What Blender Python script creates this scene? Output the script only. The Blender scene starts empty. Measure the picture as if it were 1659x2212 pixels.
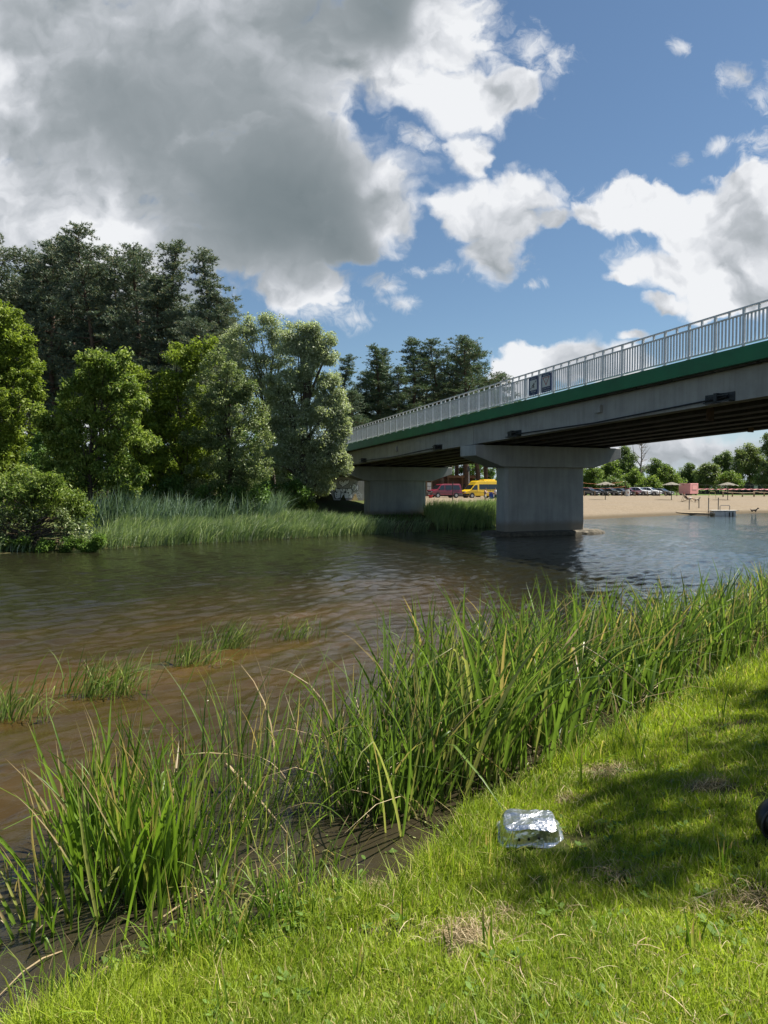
import bpy, bmesh, math, random
import numpy as np
from mathutils import Vector, Matrix

C = bpy.context.scene.collection
R = math.radians
# ------------------------------------------------------------------ camera
F, CX, CY, H = 1534.0, 829.5, 1106.0, 2.35          # photo measured at 1659 x 2212
PITCH = math.atan(50 / F)
cam_d = bpy.data.cameras.new("camera")
cam_d.sensor_fit = 'VERTICAL'
cam_d.sensor_height = 34.6
cam_d.lens = 34.6 * F / 2212
cam_d.clip_end = 6000
cam_d.clip_start = 0.05
cam = bpy.data.objects.new("camera", cam_d)
C.objects.link(cam)
cam.location = (0, 0, H)
cam.rotation_euler = (R(90) - PITCH, 0, 0)
bpy.context.scene.camera = cam
vs = bpy.context.scene.view_settings
vs.view_transform = 'Standard'; vs.look = 'None'; vs.gamma = 1; vs.exposure = 1.3
SKY, CLOUD = 0.05, 0.41
cyc = bpy.context.scene.cycles
cyc.max_bounces = 8; cyc.diffuse_bounces = 3; cyc.glossy_bounces = 3
cyc.transmission_bounces = 4; cyc.transparent_max_bounces = 8
cyc.caustics_reflective = False; cyc.caustics_refractive = False
cyc.sample_clamp_indirect = 6
cyc.use_denoising = True; cyc.denoiser = 'OPENIMAGEDENOISE'; cyc.denoising_input_passes = 'RGB_ALBEDO_NORMAL'; cyc.denoising_prefilter = 'ACCURATE'

_c, _s = math.cos(PITCH), math.sin(PITCH)
def ray(x, y):
    a, b = (x - CX) / F, (CY - y) / F
    dy = _c + b * _s
    return a / dy, (-_s + b * _c) / dy
def at(x, y, D):
    rx, rz = ray(x, y)
    return Vector((rx * D, D, H + rz * D))
def gnd(x, y, z=0.0):
    rx, rz = ray(x, y)
    D = (z - H) / rz
    return Vector((rx * D, D, z))

# ------------------------------------------------------------------ sun + sky
EL = R(58)
SUNV = Vector((0.95 * math.cos(EL), 0.31 * math.cos(EL), math.sin(EL))).normalized()
sl = bpy.data.lights.new("sun", 'SUN')
sl.energy = 4.8; sl.angle = R(0.5); sl.color = (1.0, 0.945, 0.86)
sun = bpy.data.objects.new("sun", sl); C.objects.link(sun)
sun.rotation_euler = (-SUNV).to_track_quat('-Z', 'Y').to_euler()

class NT:
    def __init__(s, tree): s.t = tree; s.n = tree.nodes; s.l = tree.links
    def add(s, typ, **kw):
        nd = s.n.new(typ)
        for k, v in kw.items(): setattr(nd, k, v)
        return nd
    def put(s, sock, v):
        if hasattr(v, 'is_output') or isinstance(v, bpy.types.NodeSocket): s.l.new(v, sock)
        elif v is not None: sock.default_value = v
    def math(s, op, a, b=None, c=None, clamp=False):
        nd = s.add('ShaderNodeMath', operation=op); nd.use_clamp = clamp
        s.put(nd.inputs[0], a)
        if b is not None: s.put(nd.inputs[1], b)
        if c is not None: s.put(nd.inputs[2], c)
        return nd.outputs[0]
    def vec(s, op, a, b=None, c=None):
        nd = s.add('ShaderNodeVectorMath', operation=op)
        s.put(nd.inputs[0], a)
        if b is not None: s.put(nd.inputs[1], b)
        if c is not None: s.put(nd.inputs[2], c)
        return nd.outputs['Value'] if op in ('LENGTH', 'DOT_PRODUCT', 'DISTANCE') else nd.outputs[0]
    def noise(s, v, scale, detail=4, rough=0.5, dist=0.0, col=False):
        nd = s.add('ShaderNodeTexNoise')
        if v is not None: s.put(nd.inputs['Vector'], v)
        nd.inputs['Scale'].default_value = scale; nd.inputs['Detail'].default_value = detail
        nd.inputs['Roughness'].default_value = rough; nd.inputs['Distortion'].default_value = dist
        return nd.outputs['Color' if col else 'Fac']
    def smooth(s, v, a, b, o0=0.0, o1=1.0):
        nd = s.add('ShaderNodeMapRange', interpolation_type='SMOOTHSTEP')
        s.put(nd.inputs[0], v); nd.inputs[1].default_value = a; nd.inputs[2].default_value = b
        nd.inputs[3].default_value = o0; nd.inputs[4].default_value = o1
        return nd.outputs[0]
    def mix(s, f, a, b, blend='MIX'):
        nd = s.add('ShaderNodeMix', data_type='RGBA', blend_type=blend)
        s.put(nd.inputs[0], f)
        for sock, v in ((nd.inputs[6], a), (nd.inputs[7], b)):
            if isinstance(v, (tuple, list)) and len(v) == 3: v = (*v, 1)
            s.put(sock, v)
        return nd.outputs[2]

world = bpy.data.worlds.new("World"); bpy.context.scene.world = world
world.use_nodes = True
wt = world.node_tree; wt.nodes.clear()
W = NT(wt)
tc = W.add('ShaderNodeTexCoord')
dirv = tc.outputs['Generated']
sky = W.add('ShaderNodeTexSky', sky_type='NISHITA')
sky.sun_disc = False; sky.sun_elevation = EL; sky.sun_rotation = math.atan2(SUNV.x, SUNV.y)
sky.air_density = 1.0; sky.dust_density = 0.15; sky.ozone_density = 2.2
sep = W.add('ShaderNodeSeparateXYZ'); W.l.new(dirv, sep.inputs[0])
yy = W.math('MAXIMUM', W.math('ABSOLUTE', sep.outputs[1]), 0.08)
cu = W.math('DIVIDE', sep.outputs[0], yy)
cv = W.math('DIVIDE', sep.outputs[2], yy)
comb = W.add('ShaderNodeCombineXYZ'); W.l.new(cu, comb.inputs[0]); W.l.new(cv, comb.inputs[1])
P0 = comb.outputs[0]
def uv(x, y): return ray(x, y)
# domain warp: three sizes of turbulence
w1 = W.vec('SUBTRACT', W.noise(P0, 4.5, 3, 0.5, col=True), (0.5, 0.5, 0.5))
w2 = W.vec('SUBTRACT', W.noise(P0, 14.0, 3, 0.55, col=True), (0.5, 0.5, 0.5))
w3 = W.vec('SUBTRACT', W.noise(P0, 48.0, 4, 0.6, col=True), (0.5, 0.5, 0.5))
Pd = W.vec('MULTIPLY_ADD', w1, (0.11, 0.11, 0), P0)
P1 = W.vec('ADD', W.vec('MULTIPLY_ADD', w2, (0.060, 0.060, 0), Pd), W.vec('MULTIPLY', w3, (0.020, 0.020, 0)))
def field(blobs, P, k=0.12):
    acc = None
    for (x, y, rx, ry) in blobs:
        u, v = uv(x, y); sx, sy = F / rx, F / ry
        q = W.vec('MULTIPLY_ADD', P, (sx, sy, 0), (-u * sx, -v * sy, 0))
        f = W.math('SUBTRACT', 1.0, W.vec('LENGTH', q))
        acc = f if acc is None else W.math('SMOOTH_MAX', acc, f, k)
    return acc
CLOUDS = [(150, 150, 460, 340), (500, 100, 430, 270), (800, 80, 270, 200), (970, 195, 190, 90), (1100, 195, 85, 62), (930, 60, 170, 130),
          (560, 410, 370, 200), (760, 430, 165, 120), (830, 440, 100, 100), (120, 470, 330, 230), (650, 620, 130, 72),
          (560, 540, 200, 80), (420, 560, 150, 60), (200, 640, 320, 110), (90, 800, 300, 200), (740, 530, 150, 45),
          (1005, 335, 64, 66), (1010, 445, 84, 76), (1110, 420, 110, 72), (1050, 525, 70, 80), (1090, 480, 90, 60), (1160, 470, 60, 36),
          (1290, 465, 100, 44), (1420, 440, 130, 80), (1560, 480, 170, 120), (1640, 420, 90, 60), (1480, 580, 200, 70), (1600, 570, 140, 120),
          (1590, 640, 190, 55), (1430, 660, 60, 30), (1340, 610, 55, 22),
          (1190, 790, 130, 50), (1120, 805, 80, 36), (1290, 790, 120, 50), (1360, 735, 40, 16),
          (1440, 985, 330, 60), (1620, 990, 260, 60), (1750, 940, 160, 50), (1330, 940, 120, 40)]
WISPS = [(845, 620, 60, 44), (870, 660, 60, 34), (760, 710, 90, 28), (1215, 110, 60, 48), (1640, 210, 60, 70), (1640, 310, 70, 34), (1550, 300, 44, 22),
         (1480, 320, 30, 20), (1480, 95, 40, 28), (1140, 90, 60, 70), (1650, 360, 80, 34), (940, 575, 70, 22), (1130, 610, 34, 22), (1580, 170, 50, 40),
         (1020, 300, 60, 50), (1160, 160, 60, 70), (1330, 420, 110, 44), (1360, 560, 80, 60), (1070, 560, 80, 50), (900, 300, 90, 40), (540, 600, 60, 30), (700, 690, 110, 40)]
# tones met across the clouds: x, y, reach, grey value
TONES = [(20, 180, 60, 236), (60, 60, 110, 172), (200, 60, 110, 182), (350, 110, 120, 168), (330, 210, 120, 134), (120, 260, 110, 150), (120, 360, 100, 168), (10, 330, 60, 218),
         (60, 450, 100, 192), (255, 420, 60, 226), (160, 400, 60, 186), (330, 300, 110, 146), (500, 40, 100, 180), (480, 230, 100, 150), (600, 160, 100, 152), (720, 50, 90, 142), (830, 50, 80, 130),
         (690, 140, 80, 205), (740, 180, 50, 220), (800, 200, 70, 224), (900, 200, 80, 236), (1000, 190, 80, 236), (1110, 195, 70, 232), (980, 60, 70, 218), (1040, 20, 60, 200), (600, 290, 100, 146), (700, 300, 70, 176),
         (780, 280, 60, 222), (480, 360, 100, 128), (600, 440, 110, 118), (740, 430, 80, 136), (700, 520, 70, 128), (835, 380, 50, 230), (890, 430, 50, 224), (870, 490, 50, 186), (560, 520, 90, 134),
         (430, 480, 70, 146), (345, 460, 50, 156), (375, 400, 40, 204), (300, 480, 60, 196), (200, 510, 80, 204), (90, 560, 100, 208), (640, 580, 40, 164), (600, 610, 50, 206), (560, 640, 60, 226), (700, 640, 60, 236),
         (450, 570, 70, 176), (1000, 330, 60, 234), (1010, 430, 50, 238), (1110, 395, 50, 238), (1060, 475, 40, 188), (1160, 440, 50, 228), (1050, 550, 50, 204), (1300, 460, 80, 232), (1450, 420, 80, 232), (1600, 440, 80, 222),
         (1560, 560, 70, 212), (1640, 570, 70, 210), (1640, 500, 60, 222), (1500, 650, 70, 216), (1390, 590, 70, 220), (1180, 765, 60, 240), (1210, 815, 50, 198), (1300, 780, 60, 218), (1450, 950, 60, 214), (1590, 990, 60, 194), (1380, 1000, 70, 184), (1630, 945, 50, 168)]
Dc = field(CLOUDS, P1)
fb = W.noise(P1, 11.0, 7, 0.62)
vo = W.add('ShaderNodeTexVoronoi', feature='F1'); W.put(vo.inputs['Vector'], P1); vo.inputs['Scale'].default_value = 17
vo.inputs['Detail'].default_value = 2; vo.inputs['Roughness'].default_value = 0.55; 
puff = W.math('SUBTRACT', 0.45, vo.outputs['Distance'])
dn = W.math('ADD', W.math('ADD', Dc, W.math('MULTIPLY', W.math('SUBTRACT', fb, 0.5), 1.0)), W.math('MULTIPLY', puff, 0.35))
soft = W.smooth(W.noise(P0, 3.0, 2), 0.35, 0.65, 0.24, 0.60)
mask = W.math('DIVIDE', W.math('ADD', dn, 0.20), soft, clamp=True)
mask = W.smooth(mask, 0.0, 1.0)
Dw = field(WISPS, Pd, 0.1)
fw = W.noise(W.vec('MULTIPLY_ADD', w2, (0.10, 0.10, 0), P0), 24.0, 7, 0.68)
wm = W.math('MULTIPLY', W.smooth(W.math('ADD', Dw, W.math('MULTIPLY', W.math('SUBTRACT', fw, 0.5), 3.4)), 0.10, 1.35), 0.80)
num = den = None
for (x, y, r, g) in TONES:
    u, v = uv(x, y); k = F / r
    q = W.vec('MULTIPLY_ADD', Pd, (k, k, 0), (-u * k, -v * k, 0))
    wgt = W.math('POWER', 2.2, W.math('MULTIPLY', W.vec('DOT_PRODUCT', q, q), -1.0))
    num = W.math('MULTIPLY', wgt, g / 255) if num is None else W.math('MULTIPLY_ADD', wgt, g / 255, num)
    den = wgt if den is None else W.math('ADD', den, wgt)
tone = W.math('DIVIDE', W.math('ADD', num, 0.0016), W.math('ADD', den, 0.002))
fbL = W.noise(P1, 5.0, 4, 0.5)
relief = W.math('SUBTRACT', W.noise(W.vec('ADD', P1, (0.012, 0.018, 0)), 11.0, 5, 0.52), W.noise(P1, 11.0, 5, 0.52))
edge = W.smooth(dn, 0.30, -0.15)
tone = W.math('ADD', tone, W.math('MULTIPLY', edge, 0.10))
amp = W.smooth(tone, 0.52, 0.85, 0.06, 0.85)
tone = W.math('SUBTRACT', tone, W.math('MULTIPLY', W.math('MULTIPLY', relief, amp), 0.75))
rel2 = W.math('SUBTRACT', W.noise(W.vec('ADD', P1, (0.022, 0.040, 0)), 5.5, 3, 0.5), W.noise(P1, 5.5, 3, 0.5))
tone = W.math('SUBTRACT', tone, W.math('MULTIPLY', W.math('MULTIPLY', rel2, W.smooth(tone, 0.55, 0.85, 0.03, 1.0)), 0.75))
tone = W.math('ADD', tone, W.math('MULTIPLY', W.math('SUBTRACT', fbL, 0.5), 0.13))
tone = W.math('MULTIPLY_ADD', tone, 1.16, -0.070)
tone = W.math('SUBTRACT', tone, W.math('MULTIPLY', W.math('MULTIPLY', puff, amp), -0.10), clamp=True)
rmp = W.add('ShaderNodeValToRGB')
el = rmp.color_ramp.elements
lin = lambda c: tuple(((x / 255 + 0.055) / 1.055) ** 2.4 for x in c)
el[0].position = 0.40; el[0].color = (*lin((98, 108, 114)), 1)
el[1].position = 0.96; el[1].color = (*lin((240, 242, 245)), 1)
for ps, cc in ((0.50, (122, 133, 138)), (0.62, (152, 160, 165)), (0.76, (190, 195, 201)), (0.88, (222, 225, 230))):
    e = el.new(ps); e.color = (*lin(cc), 1)
W.l.new(tone, rmp.inputs[0])
bg1 = W.add('ShaderNodeBackground'); bg1.inputs[1].default_value = SKY
W.l.new(W.mix(1.0, sky.outputs[0], (0.76, 0.82, 0.82), 'MULTIPLY'), bg1.inputs[0])
bg2 = W.add('ShaderNodeBackground'); bg2.inputs[1].default_value = CLOUD
W.l.new(W.mix(wm, rmp.outputs[0], lin((214, 220, 228))) if False else rmp.outputs[0], bg2.inputs[0])
low = W.smooth(cv, 0.16, 0.0, 0.0, 0.9)          # pale cloud sheet towards the horizon
mask = W.math('MAXIMUM', mask, wm)
bg0 = W.add('ShaderNodeBackground'); bg0.inputs[1].default_value = CLOUD; bg0.inputs[0].default_value = (*lin((188, 204, 222)), 1)
mx0 = W.add('ShaderNodeMixShader'); W.l.new(low, mx0.inputs[0]); W.l.new(bg1.outputs[0], mx0.inputs[1]); W.l.new(bg0.outputs[0], mx0.inputs[2])
mx = W.add('ShaderNodeMixShader')
W.l.new(mask, mx.inputs[0]); W.l.new(mx0.outputs[0], mx.inputs[1]); W.l.new(bg2.outputs[0], mx.inputs[2])
wo = W.add('ShaderNodeOutputWorld'); W.l.new(mx.outputs[0], wo.inputs[0])
world.cycles.sampling_method = 'MANUAL'; world.cycles.sample_map_resolution = 512

# ------------------------------------------------------------------ materials
def mat(name, col, rough=0.6, metal=0.0, var=0.0, vscale=3.0, bump=0.0, bscale=30.0, spec=0.5, col2=None, coat=0.0):
    m = bpy.data.materials.new(name); m.use_nodes = True
    t = NT(m.node_tree); p = m.node_tree.nodes['Principled BSDF']
    p.inputs['Roughness'].default_value = rough; p.inputs['Metallic'].default_value = metal
    p.inputs['Specular IOR Level'].default_value = spec
    if coat: p.inputs['Coat Weight'].default_value = coat; p.inputs['Coat Roughness'].default_value = 0.05
    co = t.add('ShaderNodeTexCoord').outputs['Object']
    if var or col2:
        f = t.smooth(t.noise(co, vscale, 6, 0.6), 0.3, 0.7)
        c2 = col2 or tuple(x * (1 - var) for x in col)
        t.l.new(t.mix(f, col, c2), p.inputs['Base Color'])
    else: p.inputs['Base Color'].default_value = (*col, 1)
    if bump:
        b = t.add('ShaderNodeBump'); b.inputs['Strength'].default_value = bump; b.inputs['Distance'].default_value = 0.02
        t.l.new(t.noise(co, bscale, 5, 0.6), b.inputs['Height']); t.l.new(b.outputs[0], p.inputs['Normal'])
    return m

def leafmat(name, c1, c2, c3=None, trans=0.35, tipdry=False, rough=0.5, clump=0.6, spec=0.22, dry=(0.30, 0.23, 0.12), dryamt=0.9, tcol=1.5, c3amt=0.2):
    """foliage: colour varies by leaf (island) and by clump; light passes through the leaves"""
    m = bpy.data.materials.new(name); m.use_nodes = True
    t = NT(m.node_tree); m.node_tree.nodes.remove(m.node_tree.nodes['Principled BSDF'])
    out = [n for n in m.node_tree.nodes if n.type == 'OUTPUT_MATERIAL'][0]
    geo = t.add('ShaderNodeNewGeometry'); rnd = geo.outputs['Random Per Island']
    co = t.add('ShaderNodeTexCoord').outputs['Object']
    f = t.smooth(t.noise(co, clump, 3, 0.5), 0.35, 0.65)
    ff = t.math('ADD', t.math('MULTIPLY', f, 0.55), t.math('MULTIPLY', rnd, 0.45))
    col = t.mix(ff, tuple(x * 0.8 for x in c1), c2)
    if c3:
        g = t.math('GREATER_THAN', t.math('FRACT', t.math('MULTIPLY', rnd, 7.31)), 1 - c3amt)
        col = t.mix(g, col, c3)
    if tipdry:
        at_ = t.add('ShaderNodeAttribute', attribute_name='t')
        r2 = t.math('FRACT', t.math('MULTIPLY', rnd, 13.7))
        start = t.math('SUBTRACT', 1.2, t.math('MULTIPLY', t.smooth(r2, dryamt - 0.25, 1.0), 0.62))
        nz = t.math('MULTIPLY', t.math('SUBTRACT', t.noise(co, 25, 2), 0.5), 0.25)
        d = t.smooth(t.math('SUBTRACT', t.math('ADD', at_.outputs['Fac'], nz), start), -0.04, 0.06)
        col = t.mix(d, col, dry)
        # paler sheath near the water line
        col = t.mix(t.smooth(at_.outputs['Fac'], 0.12, 0.0), col, (0.09, 0.10, 0.03))
    p = t.add('ShaderNodeBsdfPrincipled'); p.inputs['Roughness'].default_value = rough
    p.inputs['Specular IOR Level'].default_value = spec
    t.l.new(col, p.inputs['Base Color'])
    tr = t.add('ShaderNodeBsdfTranslucent')
    t.l.new(t.mix(1.0, col, (tcol, tcol * 1.05, tcol * 0.55), 'MULTIPLY'), tr.inputs[0])
    ms = t.add('ShaderNodeMixShader'); ms.inputs[0].default_value = trans
    t.l.new(p.outputs[0], ms.inputs[1]); t.l.new(tr.outputs[0], ms.inputs[2]); t.l.new(ms.outputs[0], out.inputs[0])
    return m

def concrete(name, c, c2, streak=0.5):
    m = bpy.data.materials.new(name); m.use_nodes = True
    t = NT(m.node_tree); p = m.node_tree.nodes['Principled BSDF']; p.inputs['Roughness'].default_value = 0.85
    p.inputs['Specular IOR Level'].default_value = 0.25
    co = t.add('ShaderNodeTexCoord').outputs['Object']
    a = t.noise(co, 0.9, 7, 0.62)
    b = t.noise(t.vec('MULTIPLY', co, (3.0, 3.0, 0.35)), 1.6, 5, 0.6)
    f = t.smooth(t.math('ADD', t.math('MULTIPLY', a, 1 - streak), t.math('MULTIPLY', b, streak)), 0.36, 0.66)
    col = t.mix(f, c, c2)
    sp = t.smooth(t.noise(co, 14, 3, 0.5), 0.70, 0.76)
    col = t.mix(t.math('MULTIPLY', sp, 0.55), col, tuple(x * 0.4 for x in c))
    t.l.new(col, p.inputs['Base Color'])
    bp = t.add('ShaderNodeBump'); bp.inputs['Strength'].default_value = 0.25; bp.inputs['Distance'].default_value = 0.02
    t.l.new(t.noise(co, 40, 6, 0.6), bp.inputs['Height']); t.l.new(bp.outputs[0], p.inputs['Normal'])
    return m

M = {}
def pier_mat():
    m = concrete('pier_concrete', (0.375, 0.38, 0.37), (0.285, 0.29, 0.285))
    t = NT(m.node_tree); p = m.node_tree.nodes['Principled BSDF']
    src = p.inputs['Base Color'].links[0].from_socket
    g = t.add('ShaderNodeNewGeometry'); s = t.add('ShaderNodeSeparateXYZ'); t.l.new(g.outputs['Position'], s.inputs[0])
    z = t.math('ADD', s.outputs[2], t.math('MULTIPLY', t.noise(g.outputs['Position'], 3.0, 4), 0.30))
    f = t.smooth(z, 0.98, 0.62)             # silt left by high water
    t.l.new(t.mix(t.math('MULTIPLY', f, 0.75), src, (0.20, 0.165, 0.12)), p.inputs['Base Color'])
    return m
M['pier'] = pier_mat()
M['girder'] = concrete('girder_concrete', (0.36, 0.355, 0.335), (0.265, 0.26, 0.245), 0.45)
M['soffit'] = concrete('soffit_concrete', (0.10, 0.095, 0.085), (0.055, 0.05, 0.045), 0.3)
M['foot'] = mat('footing_concrete', (0.13, 0.112, 0.08), 0.9, var=0.6, vscale=4, bump=1.0, bscale=9)
M['green'] = mat('green_paint', (0.008, 0.150, 0.052), 0.5, var=0.30, vscale=0.8, bump=0.1, bscale=50)
M['galv'] = mat('galvanised_steel', (0.66, 0.67, 0.67), 0.45, 0.1, var=0.15, vscale=6)
M['darksteel'] = mat('dark_steel', (0.05, 0.052, 0.055), 0.5, 0.6, var=0.3, vscale=8)
M['rust'] = mat('rusty_steel', (0.10, 0.055, 0.03), 0.85, var=0.5, vscale=8)
M['gratfill'] = mat('graffiti_white', (0.80, 0.82, 0.85), 0.7, var=0.25, vscale=5)
M['gratline'] = mat('graffiti_black', (0.012, 0.012, 0.013), 0.6)
M['signblue'] = mat('sign_blue', (0.012, 0.028, 0.11), 0.35, var=0.15)
M['signwhite'] = mat('sign_white', (0.62, 0.61, 0.57), 0.4, var=0.08)
M['signred'] = mat('sign_red', (0.30, 0.02, 0.025), 0.4)
M['black'] = mat('black_paint', (0.012, 0.012, 0.013), 0.5)
M['asphalt'] = mat('asphalt', (0.05, 0.05, 0.05), 0.9, var=0.3, vscale=3)
M['bark'] = mat('bark', (0.075, 0.058, 0.042), 0.95, var=0.5, vscale=5, bump=1.0, bscale=12)
M['pinebark'] = mat('pine_bark', (0.115, 0.075, 0.05), 0.95, var=0.5, vscale=3, bump=1.0, bscale=10)
M['deadwood'] = mat('dead_wood', (0.20, 0.17, 0.14), 0.9, var=0.4, vscale=5)
M['pine'] = leafmat('pine_needles', (0.0823, 0.1287, 0.1014), (0.157, 0.2074, 0.1404), (0.243, 0.2323, 0.1365), trans=0.12, clump=0.5, spec=0.3)
M['pinefar'] = leafmat('pine_needles_fresh', (0.0673, 0.1202, 0.0807), (0.1202, 0.1875, 0.101), (0.1803, 0.1803, 0.101), trans=0.12, clump=0.5, spec=0.3)
M['leaf_yellow'] = leafmat('leaf_yellow_green', (0.0955, 0.1476, 0.0243), (0.1997, 0.2604, 0.0382), (0.243, 0.2951, 0.0521), trans=0.38)
M['leaf_mid'] = leafmat('leaf_mid_green', (0.0736, 0.1306, 0.0264), (0.1955, 0.2592, 0.053), (0.276, 0.3264, 0.0994), trans=0.38)
M['leaf_grey'] = leafmat('leaf_grey_green', (0.1026, 0.1524, 0.059), (0.1937, 0.2434, 0.1021), (0.3415, 0.381, 0.2042), trans=0.28)
M['leaf_willow'] = leafmat('leaf_willow', (0.1898, 0.2357, 0.138), (0.3335, 0.3795, 0.2357), (0.4945, 0.529, 0.391), trans=0.36, clump=0.9)
M['grass_tall'] = leafmat('tall_grass_blade', (0.115, 0.185, 0.075), (0.235, 0.320, 0.130), (0.30, 0.36, 0.20), trans=0.4, clump=0.9)
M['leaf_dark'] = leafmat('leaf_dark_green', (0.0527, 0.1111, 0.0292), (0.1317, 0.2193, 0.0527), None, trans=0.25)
M['leaf_far'] = leafmat('leaf_far', (0.0817, 0.1386, 0.029), (0.1782, 0.2508, 0.0594), (0.2376, 0.3036, 0.0924), trans=0.35, clump=0.25)
M['leaf_fard'] = leafmat('leaf_far_dark', (0.0725, 0.1211, 0.0425), (0.1449, 0.2049, 0.0734), (0.207, 0.2608, 0.1159), trans=0.3, clump=0.25)
M['leaf_farg'] = leafmat('leaf_far_grey', (0.1047, 0.1518, 0.0552), (0.1868, 0.2346, 0.0896), (0.2691, 0.3036, 0.138), trans=0.3, clump=0.25)
M['reed'] = leafmat('reed_blade', (0.056, 0.108, 0.019), (0.160, 0.240, 0.050), (0.25, 0.26, 0.10), trans=0.42, tipdry=True, rough=0.4, clump=2.2, spec=0.4, c3amt=0.16)
M['reed_near'] = leafmat('reed_blade_near', (0.088, 0.165, 0.0198), (0.176, 0.2695, 0.0352), (0.264, 0.286, 0.077), trans=0.40, tipdry=True, rough=0.4, clump=3, spec=0.4, dryamt=0.75, c3amt=0.15)
M['reed_far'] = leafmat('reed_far', (0.11, 0.183, 0.0792), (0.242, 0.3177, 0.1535), (0.3522, 0.4045, 0.2723), trans=0.3, clump=0.8, spec=0.4)
M['cattail'] = leafmat('cattail_blade', (0.0926, 0.1594, 0.1006), (0.1666, 0.2391, 0.161), (0.2407, 0.3188, 0.2616), trans=0.25, clump=0.8)
M['sedge'] = leafmat('sedge_blade', (0.0968, 0.1672, 0.0387), (0.1848, 0.264, 0.0669), (0.3168, 0.352, 0.1408), trans=0.35, clump=2)
M['grass'] = leafmat('grass_blade', (0.132, 0.2106, 0.0198), (0.3135, 0.3888, 0.0374), (0.462, 0.3996, 0.176), trans=0.42, clump=0.9, spec=0.2, tcol=1.5, c3amt=0.11)
M['weed'] = leafmat('weed_leaf', (0.080, 0.150, 0.030), (0.160, 0.250, 0.055), None, trans=0.35, clump=2, spec=0.12, rough=0.65)
M['hay'] = leafmat('dry_grass', (0.25, 0.18, 0.10), (0.42, 0.33, 0.19), (0.52, 0.43, 0.27), trans=0.15, clump=3)
M['yellowleaf'] = leafmat('yellow_leaf', (0.30, 0.30, 0.05), (0.42, 0.36, 0.06), None, trans=0.38)

# ------------------------------------------------------------------ mesh helpers
def setp(o, label=None, cat=None, group=None, kind=None):
    if label: o['label'] = label
    if cat: o['category'] = cat
    if group: o['group'] = group
    if kind: o['kind'] = kind
    return o
def link(name, me, m, parent=None, loc=None):
    o = bpy.data.objects.new(name, me); C.objects.link(o)
    if m is not None:
        for x in (m if isinstance(m, (list, tuple)) else [m]): me.materials.append(x)
    if parent is not None: o.parent = parent
    if loc is not None: o.location = loc
    return o
def thing(name, label, cat, loc=(0, 0, 0), rz=0.0, group=None):
    o = bpy.data.objects.new(name, None); C.objects.link(o)
    o.location = loc; o.rotation_euler = (0, 0, rz); o.empty_display_size = 0.2
    return setp(o, label, cat, group)
def np_mesh(name, V, faces, smooth=False, attr=None):
    """faces: list of int arrays (n,k)"""
    me = bpy.data.meshes.new(name)
    V = np.asarray(V, dtype=np.float32).reshape(-1, 3)
    faces = [np.asarray(f, dtype=np.int32) for f in faces if len(f)]
    me.vertices.add(len(V)); me.vertices.foreach_set('co', V.ravel())
    loops = np.concatenate([f.ravel() for f in faces])
    tot = np.concatenate([np.full(len(f), f.shape[1], np.int32) for f in faces])
    st = np.concatenate([[0], np.cumsum(tot)[:-1]]).astype(np.int32)
    me.loops.add(len(loops)); me.loops.foreach_set('vertex_index', loops)
    me.polygons.add(len(tot)); me.polygons.foreach_set('loop_start', st); me.polygons.foreach_set('loop_total', tot)
    if smooth: me.polygons.foreach_set('use_smooth', np.ones(len(tot), bool))
    if attr is not None:
        a = me.attributes.new('t', 'FLOAT', 'POINT'); a.data.foreach_set('value', np.asarray(attr, np.float32).ravel())
    me.update(calc_edges=True)
    return me

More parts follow.
